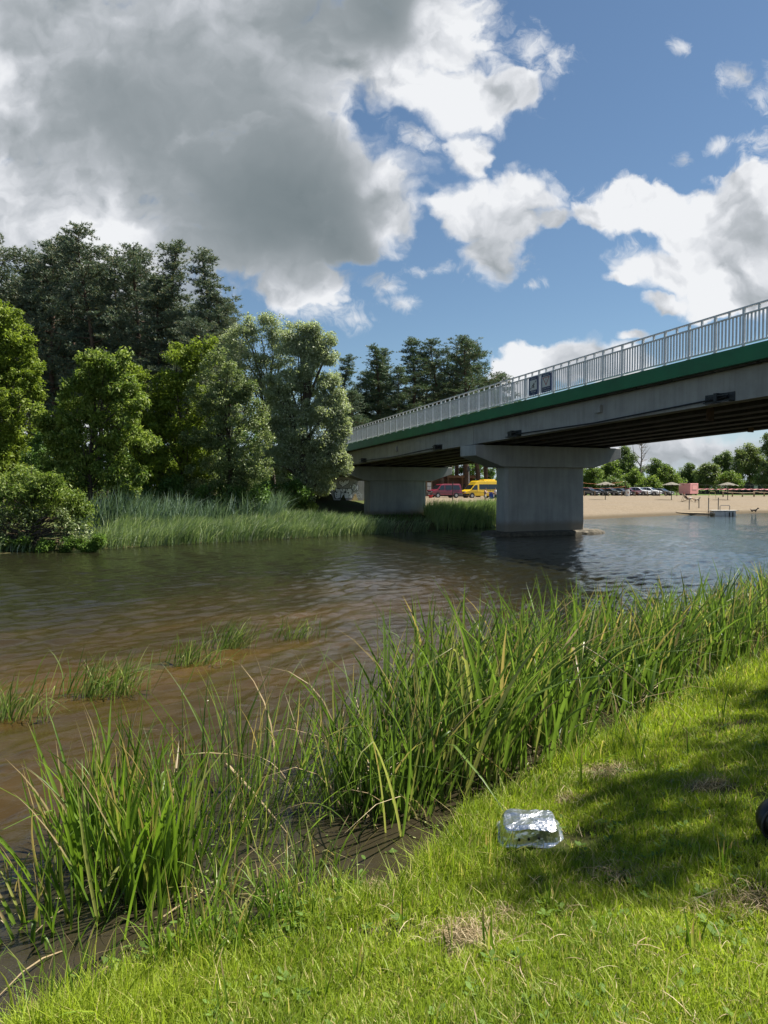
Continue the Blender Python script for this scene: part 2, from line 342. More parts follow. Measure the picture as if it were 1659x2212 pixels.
class MB:
    """collects shapes, becomes ONE mesh object"""
    def __init__(s): s.v = []; s.f = []; s.mi = []
    def add(s, V, Fc, mi=0):
        o = len(s.v); s.v += [tuple(p) for p in V]; s.f += [tuple(i + o for i in f) for f in Fc]; s.mi += [mi] * len(Fc); return s
    def box(s, x0, x1, y0, y1, z0, z1, mi=0, M_=None):
        V = [Vector((x, y, z)) for z in (z0, z1) for y in (y0, y1) for x in (x0, x1)]
        if M_ is not None: V = [M_ @ p for p in V]
        return s.add(V, [(0, 2, 3, 1), (4, 5, 7, 6), (0, 1, 5, 4), (2, 6, 7, 3), (0, 4, 6, 2), (1, 3, 7, 5)], mi)
    def tube(s, pts, rad, n=8, mi=0, cap=True):
        pts = [Vector(p) for p in pts]
        if not hasattr(rad, '__len__'): rad = [rad] * len(pts)
        V, Fc = [], []
        up = None
        for i, p in enumerate(pts):
            d = (pts[min(i + 1, len(pts) - 1)] - pts[max(i - 1, 0)]).normalized()
            if up is None or abs(up.dot(d)) > 0.95:
                up = Vector((0, 0, 1)) if abs(d.z) < 0.9 else Vector((1, 0, 0))
            a = d.cross(up).normalized(); b = a.cross(d); up = b
            for k in range(n):
                t = 2 * math.pi * k / n
                V.append(p + (a * math.cos(t) + b * math.sin(t)) * rad[i])
        for i in range(len(pts) - 1):
            for k in range(n):
                Fc.append((i * n + k, i * n + (k + 1) % n, (i + 1) * n + (k + 1) % n, (i + 1) * n + k))
        if cap:
            Fc.append(tuple(range(n - 1, -1, -1))); Fc.append(tuple((len(pts) - 1) * n + k for k in range(n)))
        return s.add(V, Fc, mi)
    def cyl(s, c, ax, r, h, n=16, mi=0):
        c = Vector(c); ax = Vector(ax).normalized(); return s.tube([c - ax * h / 2, c + ax * h / 2], r, n, mi)
    def lathe(s, prof, n=16, c=(0, 0, 0), mi=0):
        V, Fc = [], []
        for r, z in prof:
            for k in range(n):
                t = 2 * math.pi * k / n; V.append((c[0] + r * math.cos(t), c[1] + r * math.sin(t), c[2] + z))
        for i in range(len(prof) - 1):
            for k in range(n): Fc.append((i * n + k, i * n + (k + 1) % n, (i + 1) * n + (k + 1) % n, (i + 1) * n + k))
        Fc.append(tuple(range(n - 1, -1, -1))); Fc.append(tuple((len(prof) - 1) * n + k for k in range(n)))
        return s.add(V, Fc, mi)
    def prism(s, poly, fn, mi=0):
        """poly: 2d outline; fn(p, side) -> 3d for side 0/1"""
        n = len(poly); V = [fn(p, 0) for p in poly] + [fn(p, 1) for p in poly]
        Fc = [tuple(range(n - 1, -1, -1)), tuple(range(n, 2 * n))] + [(i, (i + 1) % n, n + (i + 1) % n, n + i) for i in range(n)]
        return s.add(V, Fc, mi)
    def ball(s, c, r, nu=12, nv=8, mi=0):
        if not hasattr(r, '__len__'): r = (r, r, r)
        V, Fc = [], []
        for j in range(nv + 1):
            ph = math.pi * j / nv
            for i in range(nu):
                t = 2 * math.pi * i / nu
                V.append((c[0] + r[0] * math.sin(ph) * math.cos(t), c[1] + r[1] * math.sin(ph) * math.sin(t), c[2] + r[2] * math.cos(ph)))
        for j in range(nv):
            for i in range(nu): Fc.append((j * nu + i, (j + 1) * nu + i, (j + 1) * nu + (i + 1) % nu, j * nu + (i + 1) % nu))
        return s.add(V, Fc, mi)
    def build(s, name, m, parent=None, loc=None, smooth=False, bevel=0.0, seg=2):
        me = bpy.data.meshes.new(name); me.from_pydata(s.v, [], s.f); me.validate()
        o = link(name, me, m, parent, loc)
        bm = bmesh.new(); bm.from_mesh(me)
        bmesh.ops.remove_doubles(bm, verts=bm.verts, dist=1e-5)
        bmesh.ops.recalc_face_normals(bm, faces=bm.faces)
        if bevel:
            es = [e for e in bm.edges if len(e.link_faces) == 2 and e.calc_face_angle(0) > 0.5]
            bmesh.ops.bevel(bm, geom=es, offset=bevel, segments=seg, profile=0.5, affect='EDGES', clamp_overlap=True)
        bm.to_mesh(me); bm.free()
        if len(me.materials) > 1 and len(me.polygons) == len(s.mi): me.polygons.foreach_set('material_index', s.mi)
        if smooth: me.polygons.foreach_set('use_smooth', np.ones(len(me.polygons), bool))
        return o
def copy_tree(o, parent=None):
    c = o.copy(); C.objects.link(c)
    if parent is not None: c.parent = parent
    for ch in o.children: copy_tree(ch, c)
    return c

def lattice(rs, n=64):
    g = rs.rand(n, n)
    def f(x, y):
        xi, yi = np.floor(x).astype(int), np.floor(y).astype(int)
        fx, fy = x - xi, y - yi; fx = fx * fx * (3 - 2 * fx); fy = fy * fy * (3 - 2 * fy)
        a, b = g[xi % n, yi % n], g[(xi + 1) % n, yi % n]; c, d = g[xi % n, (yi + 1) % n], g[(xi + 1) % n, (yi + 1) % n]
        return (a * (1 - fx) + b * fx) * (1 - fy) + (c * (1 - fx) + d * fx) * fy
    return f
NZ = lattice(np.random.RandomState(5))
def fbm(x, y, o=4):
    s = 0; a = 0.5
    for i in range(o): s = s + a * NZ(x * 2 ** i + 17 * i, y * 2 ** i + 9 * i); a *= 0.5
    return s / (1 - 0.5 ** o)
sm = lambda t: np.clip(t, 0, 1) ** 2 * (3 - 2 * np.clip(t, 0, 1))

# ------------------------------------------------------------------ terrain functions
Q2 = math.sqrt(2)
def near_ad(x, y):
    a = (x + y - 4.5) / Q2; d = (x - y + 4.5) / Q2
    d = d - 0.40 * np.exp(-((a - 0.05) / 0.65) ** 2)          # small inlet with the dark pool
    return a, d + 0.30 * (fbm(a * 0.8 + 40, a * 0 + 3.3, 3) - 0.5) + 0.25 * (fbm(x * 1.7 + 9, y * 1.7, 2) - 0.5)
def near_z(x, y):
    x = np.asarray(x, float); y = np.asarray(y, float)
    a, d = near_ad(x, y)
    z = np.where(d > 0, 0.24 * np.minimum(d, 3.6) + 0.05 * np.maximum(np.minimum(d - 3.6, 12), 0), 0.42 * np.maximum(d, -1.6))
    return z + 0.05 * (fbm(x * 1.3, y * 1.3, 4) - 0.5) + 0.02 * (fbm(x * 6, y * 6, 2) - 0.5)
SHX = [-400, -60, -14, -10.9, 0.77, 6.7, 9.5, 15.5, 28, 37.5, 80, 400]
SHY = [-150, 4, 25.9, 27.9, 38.3, 42.9, 49.5, 54.6, 64.4, 69.3, 85, 160]
BO = Vector((6.12, 35.5, 0)); BA = math.atan2(0.377, 0.926); BP = Vector((math.cos(BA), math.sin(BA), 0)); BB = Vector((-BP.y, BP.x, 0))
def far_z(x, y):
    x = np.asarray(x, float); y = np.asarray(y, float)
    d = y - np.interp(x, SHX, SHY) + 0.8 * (fbm(x * 0.5, y * 0.5 + 7, 3) - 0.5)
    zl = 0.95 * sm(d / 65) + 0.25 * sm(d / 3.0)
    zb = 1.0 * (1 - np.exp(-np.maximum(d, 0) / 14)) + 0.0022 * np.maximum(d - 70, 0)
    t = sm((x - 9) / 7)
    z = np.where(d > 0, zl * (1 - t) + zb * t, 0.15 * np.maximum(d, -8))
    u = (x - BO.x) * BB.x + (y - BO.y) * BB.y; s = (x - BO.x) * BP.x + (y - BO.y) * BP.y
    side = sm((s + 7) / 5) * sm((12.0 - s) / 5)
    z = z + side * (0.30 * sm((u - 27) / 11)) * (u < 38.7) + sm((s + 9) / 7) * sm((14.5 - s) / 7) * (u >= 38.7) * np.maximum(deckz(u) + 0.30 - z, 0) * sm((u - 38.0) / 1.5)
    return z + 0.06 * (fbm(x * 0.7, y * 0.7, 4) - 0.5)
def deckz(u): return 5.578 - 0.0240 * u - 0.00005 * u * u

def grid_mesh(xs, ys, zf):
    X, Y = np.meshgrid(xs, ys); Z = zf(X, Y)
    V = np.stack([X, Y, Z], -1).reshape(-1, 3); n, m = len(xs), len(ys)
    i = np.arange(n - 1)[None] + n * np.arange(m - 1)[:, None]; i = i.ravel()
    return V, np.stack([i, i + 1, i + n + 1, i + n], 1)

# ------------------------------------------------------------------ ground
def ground_mats():
    m = bpy.data.materials.new('bank_soil'); m.use_nodes = True; t = NT(m.node_tree); p = m.node_tree.nodes['Principled BSDF']
    p.inputs['Roughness'].default_value = 0.95; p.inputs['Specular IOR Level'].default_value = 0.1
    g = t.add('ShaderNodeNewGeometry').outputs['Position']
    f = t.smooth(t.noise(g, 2.2, 6, 0.6), 0.42, 0.62)
    c = t.mix(f, (0.065, 0.085, 0.018), (0.105, 0.085, 0.040))
    s = t.add('ShaderNodeSeparateXYZ'); t.l.new(g, s.inputs[0])
    c = t.mix(t.smooth(s.outputs[2], 0.10, 0.0), c, (0.035, 0.028, 0.018))
    t.l.new(c, p.inputs['Base Color'])
    b = t.add('ShaderNodeBump'); b.inputs['Strength'].default_value = 1.0; b.inputs['Distance'].default_value = 0.03
    t.l.new(t.noise(g, 40, 5, 0.7), b.inputs['Height']); t.l.new(b.outputs[0], p.inputs['Normal'])
    M['soil'] = m
    m = bpy.data.materials.new('far_ground'); m.use_nodes = True; t = NT(m.node_tree); p = m.node_tree.nodes['Principled BSDF']
    p.inputs['Roughness'].default_value = 0.95; p.inputs['Specular IOR Level'].default_value = 0.1
    g = t.add('ShaderNodeNewGeometry').outputs['Position']
    s = t.add('ShaderNodeSeparateXYZ'); t.l.new(g, s.inputs[0])
    x, y, z = s.outputs
    n1 = t.noise(g, 0.25, 5, 0.6); n2 = t.noise(g, 2.5, 6, 0.65)
    sand = t.mix(t.smooth(n2, 0.35, 0.7), (0.205, 0.165, 0.115), (0.145, 0.115, 0.078))
    sand = t.mix(t.math('MULTIPLY', t.smooth(t.noise(t.vec('MULTIPLY', g, (1.6, 0.55, 1.0)), 2.2, 5, 0.7), 0.52, 0.70), 0.6), sand, (0.105, 0.082, 0.055))
    sand = t.mix(t.smooth(t.noise(g, 0.12, 3), 0.4, 0.65), sand, (0.180, 0.147, 0.106))
    wet = t.smooth(z, 0.26, 0.06)
    sand = t.mix(wet, sand, (0.085, 0.066, 0.04))
    soil = t.mix(t.smooth(n1, 0.35, 0.65), (0.060, 0.075, 0.022), (0.075, 0.055, 0.030))
    # the beach and sandy parking lie right of this line, the wooded bank left of it
    lim = t.math('ADD', x, t.math('MULTIPLY', t.math('SUBTRACT', n1, 0.5), 3.0))
    lim = t.math('SUBTRACT', lim, t.smooth(y, 70, 74, 9.3, 3.0))
    c = t.mix(t.smooth(lim, 0.0, 0.8), soil, sand)
    yb = t.math('SUBTRACT', y, t.math('ADD', 147.0, t.math('MULTIPLY', x, 0.0)))
    c = t.mix(t.smooth(yb, 0, 3), c, (0.075, 0.115, 0.03))
    t.l.new(c, p.inputs['Base Color'])
    b = t.add('ShaderNodeBump'); b.inputs['Strength'].default_value = 1.0; b.inputs['Distance'].default_value = 0.16
    t.l.new(t.noise(g, 2.2, 5, 0.6), b.inputs['Height']); t.l.new(b.outputs[0], p.inputs['Normal'])
    M['far'] = m
    # river water: brown over the sandy shallows, dark green over weed
    m = bpy.data.materials.new('river_water'); m.use_nodes = True; t = NT(m.node_tree); p = m.node_tree.nodes['Principled BSDF']
    g = t.add('ShaderNodeNewGeometry').outputs['Position']
    s = t.add('ShaderNodeSeparateXYZ'); t.l.new(g, s.inputs[0])
    rot = t.vec('DOT_PRODUCT', g, (0.72, 0.69, 0)); rot2 = t.vec('DOT_PRODUCT', g, (-0.69, 0.72, 0))
    cb = t.add('ShaderNodeCombineXYZ'); t.put(cb.inputs[0], t.math('MULTIPLY', rot, 0.35)); t.put(cb.inputs[1], rot2)
    pv = cb.outputs[0]
    n1 = t.noise(pv, 0.32, 4, 0.55, 0.4)
    shoal = t.smooth(n1, 0.38, 0.62)
    # shallow sand bar on the left of the stream
    bar = t.smooth(t.math('ADD', rot2, t.math('MULTIPLY', t.math('SUBTRACT', t.noise(g, 0.25, 3), 0.5), 8.0)), 16.5, 8.0)
    barx = t.smooth(t.math('ADD', s.outputs[0], t.math('MULTIPLY', n1, 3.0)), 6.0, 0.5)
    near = t.smooth(rot2, 4.0, 6.6)
    f = t.math('MULTIPLY', t.math('MULTIPLY', bar, barx), t.math('ADD', 0.35, t.math('MULTIPLY', shoal, 0.65)))
    f = t.math('MULTIPLY', f, near)
    c = t.mix(f, (0.012, 0.012, 0.006), (0.062, 0.035, 0.008))
    c = t.mix(t.math('MULTIPLY', f, t.smooth(t.noise(pv, 1.6, 4, 0.6), 0.45, 0.7)), c, (0.034, 0.028, 0.008))
    c = t.mix(t.smooth(rot2, 4.6, 3.4), c, (0.027, 0.022, 0.013))     # silt near the bank
    t.l.new(c, p.inputs['Base Color'])
    p.inputs['Roughness'].default_value = 0.025; p.inputs['IOR'].default_value = 1.33; p.inputs['Specular IOR Level'].default_value = 0.85
    b = t.add('ShaderNodeBump'); b.inputs['Strength'].default_value = 0.8; b.inputs['Distance'].default_value = 0.02
    cb2 = t.add('ShaderNodeCombineXYZ'); t.put(cb2.inputs[0], t.math('MULTIPLY', rot, 0.45)); t.put(cb2.inputs[1], rot2)
    hgt = t.math('ADD', t.noise(cb2.outputs[0], 9.0, 5, 0.65, 0.3), t.math('MULTIPLY', t.noise(cb2.outputs[0], 2.6, 3, 0.6, 0.3), 1.2))
    t.l.new(hgt, b.inputs['Height']); t.l.new(b.outputs[0], p.inputs['Normal'])
    M['water'] = m
ground_mats()

# near bank
aa = np.concatenate([np.arange(-30, -5, 1.0), np.arange(-5, 12, 0.09), np.arange(12, 80, 1.5)])
dd = np.concatenate([np.arange(-4, -1, 0.3), np.arange(-1, 5, 0.09), np.arange(5, 60, 1.5)])
A_, D_ = np.meshgrid(aa, dd)
X_ = (A_ + D_) / Q2; Y_ = 4.5 + (A_ - D_) / Q2
Vn = np.stack([X_, Y_, near_z(X_, Y_)], -1).reshape(-1, 3)
n = len(aa); i = (np.arange(n - 1)[None] + n * np.arange(len(dd) - 1)[:, None]).ravel()
setp(link('near_bank', np_mesh('near_bank', Vn, [np.stack([i, i + n, i + n + 1, i + 1], 1)], True), M['soil']), kind='structure')
# far bank out to the horizon
xs = np.concatenate([np.linspace(-3000, -120, 14), np.linspace(-110, -32, 20), np.arange(-30, 62, 0.6), np.linspace(64, 130, 25), np.linspace(150, 3000, 16)])
ts = np.concatenate([np.linspace(-9, 0, 12), np.arange(0.5, 45, 0.6), np.linspace(46, 140, 60), np.linspace(160, 3500, 18)])
XX, TT = np.meshgrid(xs, ts); YY = np.interp(XX, SHX, SHY) + TT
Vf = np.stack([XX, YY, far_z(XX, YY)], -1).reshape(-1, 3)
n = len(xs); i = (np.arange(n - 1)[None] + n * np.arange(len(ts) - 1)[:, None]).ravel()
setp(link('far_bank', np_mesh('far_bank', Vf, [np.stack([i, i + 1, i + n + 1, i + n], 1)], True), M['far']), kind='structure')

# river surface with real waves, finer where it is near
def river():
    rs = np.random.RandomState(11)
    rr = [0.6]
    while rr[-1] < 130: rr.append(rr[-1] + max(0.028, 0.0042 * rr[-1] + 0.0))
    rr = np.array(rr + [180, 300, 600]); an = np.linspace(R(-80), R(78), 800)
    Rr, An = np.meshgrid(rr, an, indexing='ij')
    X = Rr * np.sin(An); Y = Rr * np.cos(An)
    Z = np.zeros_like(X)
    base = math.atan2(0.62, -0.79)
    for k in range(90):
        lam = 0.13 * (5.5 ** rs.rand()); th = base + rs.randn() * 0.42
        kx, ky = 2 * math.pi / lam * math.cos(th), 2 * math.pi / lam * math.sin(th)
        amp = 0.0058 * lam ** 0.85
        cut = np.clip(1.5 - np.maximum(0.028, 0.0042 * Rr) * 4 / lam, 0, 1)
        Z += amp * cut * np.sin(kx * X + ky * Y + rs.rand() * 6.28)
    gust = 0.45 + 1.1 * fbm(X * 0.28 + 30, Y * 0.28, 3)
    a, d = near_ad(X, Y)
    calm = 0.34 + 0.66 * sm((-d - 0.7) / 1.8)
    Z *= gust * calm
    V = np.stack([X, Y, Z], -1).reshape(-1, 3); n = len(an)
    i = (np.arange(n - 1)[None] + n * np.arange(len(rr) - 1)[:, None]).ravel()
    me = np_mesh('river', V, [np.stack([i, i + n, i + n + 1, i + 1], 1)], True)
    setp(link('river', me, M['water']), kind='structure')
river()

# ------------------------------------------------------------------ foliage builders
def merge(parts):
    V, Fs, off = [], {}, 0
    for v, fl in parts:
        v = np.asarray(v, float).reshape(-1, 3); V.append(v)
        for f in fl:
            f = np.asarray(f); 
            if len(f): Fs.setdefault(f.shape[1], []).append(f + off)
        off += len(v)
    return np.concatenate(V), [np.concatenate(x) for x in Fs.values()]
def unit(v): return v / np.maximum(np.linalg.norm(v, axis=-1, keepdims=True), 1e-9)
def leaves(rs, cen, sig, n, ln, wd, up=0.5, droop=0.15, flat=0.8):
    """n diamond leaves round each centre"""
    N = len(cen) * n
    g = rs.randn(N, 3); g = unit(g) * (rs.rand(N, 1) ** 0.45)
    sig = np.repeat(np.broadcast_to(np.asarray(sig, float).reshape(-1, 1), (len(cen), 1)), n, 0)
    c = np.repeat(cen, n, 0) + g * sig * np.array([1, 1, flat])
    ax = unit(g * 0.7 + rs.randn(N, 3) * 0.6 + np.array([0, 0, -droop]))
    nr = unit(rs.randn(N, 3) + np.array([0, 0, up * 2]))
    sd = unit(np.cross(ax, nr))
    L = ln * (0.6 + 0.8 * rs.rand(N, 1)); Wd = wd * (0.6 + 0.8 * rs.rand(N, 1))
    V = np.stack([c - ax * L * .5, c + sd * Wd * .5 - ax * L * .05, c + ax * L * .5, c - sd * Wd * .5 - ax * L * .05], 1).reshape(-1, 3)
    return V, [np.arange(N * 4).reshape(-1, 4)]
def tube_np(pts, rad, n=6):
    pts = np.asarray(pts, float); k = len(pts)
    d = np.gradient(pts, axis=0); d = unit(d)
    ref = np.where(np.abs(d[:, 2:3]) > 0.9, np.array([[1., 0, 0]]), np.array([[0, 0, 1.]]))
    a = unit(np.cross(d, ref)); b = np.cross(a, d)
    t = np.linspace(0, 2 * np.pi, n, endpoint=False)
    V = pts[:, None] + np.asarray(rad).reshape(-1, 1, 1) * (a[:, None] * np.cos(t)[None, :, None] + b[:, None] * np.sin(t)[None, :, None])
    i = (np.arange(n)[None] + n * np.arange(k - 1)[:, None]); j = ((np.arange(n)[None] + 1) % n + n * np.arange(k - 1)[:, None])
    return V.reshape(-1, 3), [np.stack([i, j, j + n, i + n], -1).reshape(-1, 4)]

def lobe_tree(name, label, D, lobes, base, leafm, cat='tree', seed=1, ln=0.13, wd=0.065, per=80, dens=0.62, puff=0.33, trunk_r=0.16,
              limbs=26, up=0.5, droop=0.2, depth=0.8, group=None, barkm=None, trunk_lean=0.0, fork=0.35, crown='crown', wob=1.0, gz=None, limb_shell=0.5):
    """lobes: (x, y, r) on the photo, given a distance, a real radius and a real depth each"""
    rs = np.random.RandomState(seed)
    bx = base[0]; b0 = at(bx, 1100, D); z0 = float(far_z(b0.x, b0.y)) if gz is None else gz
    O = Vector((b0.x, b0.y, z0 - 0.05))
    cen = []; sig = []; lc = []
    full = []
    for (x, y, r) in lobes:
        full.append((x, y, r * 0.86))
        for _ in range(3):
            t_ = rs.uniform(0, 6.283); q_ = rs.uniform(0.7, 1.12) * r; full.append((x + q_ * math.cos(t_), y + q_ * math.sin(t_) * 0.9, r * rs.uniform(0.22, 0.45)))
    lobes = full
    for (x, y, r) in lobes:
        rad = r / F * D
        c = at(x, y, D + rs.uniform(-0.6, 0.6) * depth * rad); c = np.array(c - O)
        lc.append((c, rad))
        k = max(4, int(dens * 20 * (rad / puff) ** 2 / 4.5))
        g = unit(rs.randn(k, 3)) * (0.35 + 0.65 * rs.rand(k, 1) ** 0.5) * rad * (0.85 + 0.3 * rs.rand(k, 1))
        g *= np.where(rs.rand(k, 1) < .10, rs.uniform(1.15, 1.5), 1.0); g[:, 1] *= depth
        cen.append(c + g); sig.append(puff * (0.6 + 0.8 * rs.rand(k)))
    cen = np.concatenate(cen); sig = np.concatenate(sig)
    keep = cen[:, 2] > 0.15; cen, sig = cen[keep], sig[keep]
    root = thing(name, label, cat, O, 0, group)
    V, Fc = leaves(rs, cen, sig, per, ln, wd, up, droop)
    link(crown, np_mesh(crown, V, Fc), leafm, root)
    # trunk and limbs
    parts = []
    top = max(c[2] + r * 0.4 for c, r in lc); ctr = np.mean([c for c, r in lc], axis=0)
    zs = np.linspace(0, top * 0.9, 9)
    tp = np.stack([ctr[0] * (zs / top) ** 1.2 * 0.9 + trunk_lean * zs + 0.12 * wob * np.sin(zs * 0.9 + seed), ctr[1] * (zs / top) + 0.1 * wob * np.cos(zs * 0.8 + seed), zs], 1)
    parts.append(tube_np(tp, trunk_r * (1 - 0.85 * (zs / zs[-1]) ** 0.8) * np.where(zs == 0, 1.35, 1), 9))
    order = rs.permutation(len(cen))[:limbs]
    for q in order:
        e = cen[q]; hz = max(0.3, e[2] * rs.uniform(0.35, 0.75)); 
        s0 = np.array([np.interp(hz, zs, tp[:, j]) for j in range(3)])
        mid = s0 * 0.5 + e * 0.5 + np.array([0, 0, 0.12 * np.linalg.norm(e - s0)]) + rs.randn(3) * 0.12
        tt = np.linspace(0, 1, 6)[:, None]
        pth = (1 - tt) ** 2 * s0 + 2 * tt * (1 - tt) * mid + tt ** 2 * e
        pth[1:-1] += rs.randn(4, 3) * 0.05
        r0 = trunk_r * fork * rs.uniform(0.5, 1.0)
        parts.append(tube_np(pth, np.linspace(r0, r0 * 0.2, 6), 5))
    V, Fc = merge(parts)
    link('trunk', np_mesh('trunk', V, Fc, True), barkm or M['bark'], root)
    return root

def pine_mesh(seed, Ht, rmax, z0f, pointy, nb=58):
    rs = np.random.RandomState(seed)
    zs = np.linspace(0, Ht, 14)
    wx, wy = rs.randn(2) * 0.25
    tx = wx * np.sin(zs / Ht * 3 + seed) + 0.15 * np.sin(zs * 0.5 + seed); ty = wy * np.sin(zs / Ht * 2.4 + seed * 2)
    trunk = np.stack([tx - tx[0], ty - ty[0], zs], 1)
    rad = 0.24 * (1 - 0.9 * (zs / Ht) ** 1.1)
    parts = [tube_np(trunk, rad, 8)]
    cen, out = [], []
    for k in range(nb):
        f = z0f + (0.985 - z0f) * (k + rs.rand()) / nb
        z = f * Ht; s0 = np.array([np.interp(z, zs, trunk[:, 0]), np.interp(z, zs, trunk[:, 1]), z])
        g = (f - z0f) / (1 - z0f)
        if pointy: L = rmax * (0.45 + 0.55 * min(1, g * 4)) * (1 - g) ** 0.75 + 0.25
        else: L = rmax * (0.35 + 0.65 * min(1, g * 2.5)) * (1 - g ** 2.2) ** 0.7 + 0.35
        L *= rs.uniform(0.5, 1.15)
        th = k * 2.4 + rs.randn() * 0.5
        elv = R(-8) + R(50) * g + rs.randn() * 0.15
        tt = np.linspace(0, 1, 6)
        hd = np.array([math.cos(th), math.sin(th)])
        rr = tt * L * math.cos(elv); zz = tt * L * math.sin(elv) + 0.16 * L * tt ** 2.2 - 0.05 * L * np.sin(tt * 3.1)
        pth = np.stack([s0[0] + hd[0] * rr, s0[1] + hd[1] * rr, s0[2] + zz], 1); pth[1:, :2] += rs.randn(5, 2) * 0.05
        r0 = 0.012 + 0.020 * L
        parts.append(tube_np(pth, np.linspace(r0, r0 * 0.3, 6), 4))
        nc = int(4 + L * 5.2)
        q = rs.uniform(0.35, 1.03, nc)
        pc = np.stack([np.interp(q, tt, pth[:, j]) for j in range(3)], 1) + rs.randn(nc, 3) * np.array([0.30, 0.30, 0.13]) * (0.5 + 0.25 * L)
        cen.append(pc); out.append(np.repeat([[hd[0], hd[1], 0.5]], nc, 0))
    for k in range(9):      # dead lower branches
        z = Ht * rs.uniform(0.18, z0f + 0.1); th = rs.rand() * 6.28; L = rs.uniform(0.5, 1.6)
        s0 = np.array([np.interp(z, zs, trunk[:, 0]), np.interp(z, zs, trunk[:, 1]), z])
        parts.append(tube_np(s0 + np.linspace(0, 1, 4)[:, None] * np.array([math.cos(th) * L, math.sin(th) * L, -0.1 * L]) + rs.randn(4, 3) * 0.03, [0.03, 0.025, 0.015, 0.006], 4))
    top = trunk[-1]; cen.append(top + np.array([[0, 0, 0.1], [0, 0, -0.25], [0.1, 0, -0.5], [-0.1, 0.05, -0.7]])); out.append(np.repeat([[0, 0, 1.]], 4, 0))
    cen = np.concatenate(cen); out = np.concatenate(out)
    nt = 7; tc_ = np.repeat(cen, nt, 0) + rs.randn(len(cen) * nt, 3) * np.array([0.17, 0.17, 0.09]); to = np.repeat(out, nt, 0)
    nn = 9; N = len(tc_) * nn
    c = np.repeat(tc_, nn, 0); ax = unit(np.repeat(to, nn, 0) * 0.6 + rs.randn(N, 3) * 0.65 + np.array([0, 0, 0.25]))
    sd = unit(np.cross(ax, rs.randn(N, 3))); L = 0.21 * (0.6 + 0.8 * rs.rand(N, 1))
    V = np.stack([c - sd * 0.024, c + sd * 0.024, c + ax * L], 1).reshape(-1, 3)
    crown = np_mesh('crown', V, [np.arange(N * 3).reshape(-1, 3)])
    tv, tf = merge(parts)
    return np_mesh('trunk', tv, tf, True), crown

def blades(rs, base, ht, wd, lean, bend, nseg=6, vfold=0.25, kink=0.0):
    """curved tapering ribbons; base (N,3); returns V, F, t-attribute"""
    N = len(base); ht = np.broadcast_to(ht, (N,)); wd = np.broadcast_to(wd, (N,))
    t = np.linspace(0, 1, nseg + 1)
    lean = np.asarray(lean, float).reshape(N, 2); bend = np.asarray(bend, float).reshape(N, 2)
    hx = lean[:, None, :] * t[None, :, None] + bend[:, None, :] * (t ** 2.6)[None, :, None]
    if kink:
        kk = rs.rand(N) < kink; tk = rs.uniform(0.55, 0.85, N); kd = unit(rs.randn(N, 2))
        hx = hx + (kk * 1.0)[:, None, None] * kd[:, None, :] * np.maximum(t[None] - tk[:, None], 0)[..., None] * 1.1
    hz = t[None] - 0.38 * (np.linalg.norm(hx, axis=2)) ** 2
    if kink: hz = hz - (kk * 1.0)[:, None] * np.maximum(t[None] - tk[:, None], 0) * rs.uniform(1.0, 2.0, N)[:, None]
    P = np.concatenate([hx, hz[..., None]], 2) * ht[:, None, None] + base[:, None, :]
    ang = rs.rand(N) * np.pi
    sd = np.stack([np.cos(ang), np.sin(ang), np.zeros(N)], 1)
    tw = rs.randn(N) * 0.5
    sd2 = np.stack([np.cos(ang + tw), np.sin(ang + tw), np.zeros(N)], 1)
    S = sd[:, None] * (1 - t)[None, :, None] + sd2[:, None] * t[None, :, None]
    prof = np.minimum(1.0, 0.75 + 0.8 * t) * np.clip((1 - t) / 0.42, 0, 1) ** 0.75
    prof[-1] = 0.02
    w = wd[:, None] * prof[None]
    nrm = np.stack([-S[..., 1], S[..., 0], np.zeros_like(S[..., 0])], 2)
    L_ = P - S * w[..., None] * .5; R_ = P + S * w[..., None] * .5; Mx = P + nrm * (w * vfold)[..., None]
    V = np.stack([L_, Mx, R_], 2).reshape(-1, 3)
    row = np.arange(nseg)[None, :] * 3 + np.arange(N)[:, None] * 3 * (nseg + 1); row = row.ravel()
    Fc = np.concatenate([np.stack([row, row + 1, row + 4, row + 3], 1), np.stack([row + 1, row + 2, row + 5, row + 4], 1)])
    ta = np.repeat(np.tile(t, N), 3)
    return V, [Fc], ta

# ------------------------------------------------------------------ bridge (local x = across the deck, local y = along it, away)
bridge = thing('road_bridge', 'concrete girder road bridge with green edge beam and steel railing crossing the river', 'bridge', BO, BA)
def sweep(mb, prof, us, mi=0, dz=None):
    n = len(prof); V, Fc = [], []
    for u in us:
        z0 = deckz(u)
        for s, z in prof: V.append((s, u, z0 + z))
    for k in range(len(us) - 1):
        for i in range(n): Fc.append((k * n + i, k * n + (i + 1) % n, (k + 1) * n + (i + 1) % n, (k + 1) * n + i))
    Fc.append(tuple(range(n - 1, -1, -1))); Fc.append(tuple((len(us) - 1) * n + i for i in range(n)))
    return mb.add(V, Fc, mi)
def rect(s0, s1, z0, z1): return [(s0, z0), (s1, z0), (s1, z1), (s0, z1)]
US = list(np.arange(-46, 70.1, 2.0))
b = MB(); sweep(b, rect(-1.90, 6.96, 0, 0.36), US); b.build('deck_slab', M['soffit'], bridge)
b = MB(); sweep(b, rect(-0.4, 5.5, 0.365, 0.42), US); b.build('road_surface', M['asphalt'], bridge)
for s0, s1 in ((-2.06, -1.903), (6.963, 7.12)):
    b = MB()
    cuts = [-46, -36.5, -19.0, 0.55, 19.9, 39.0, 55, 70]
    for a0, a1 in zip(cuts[:-1], cuts[1:]):
        sweep(b, [(s0, -0.03), (s1, -0.03), (s1, 0.43), (s0, 0.43)], list(np.linspace(a0 + 0.012, a1 - 0.012, 10)))
    b.build('edge_beam', M['green'], bridge)
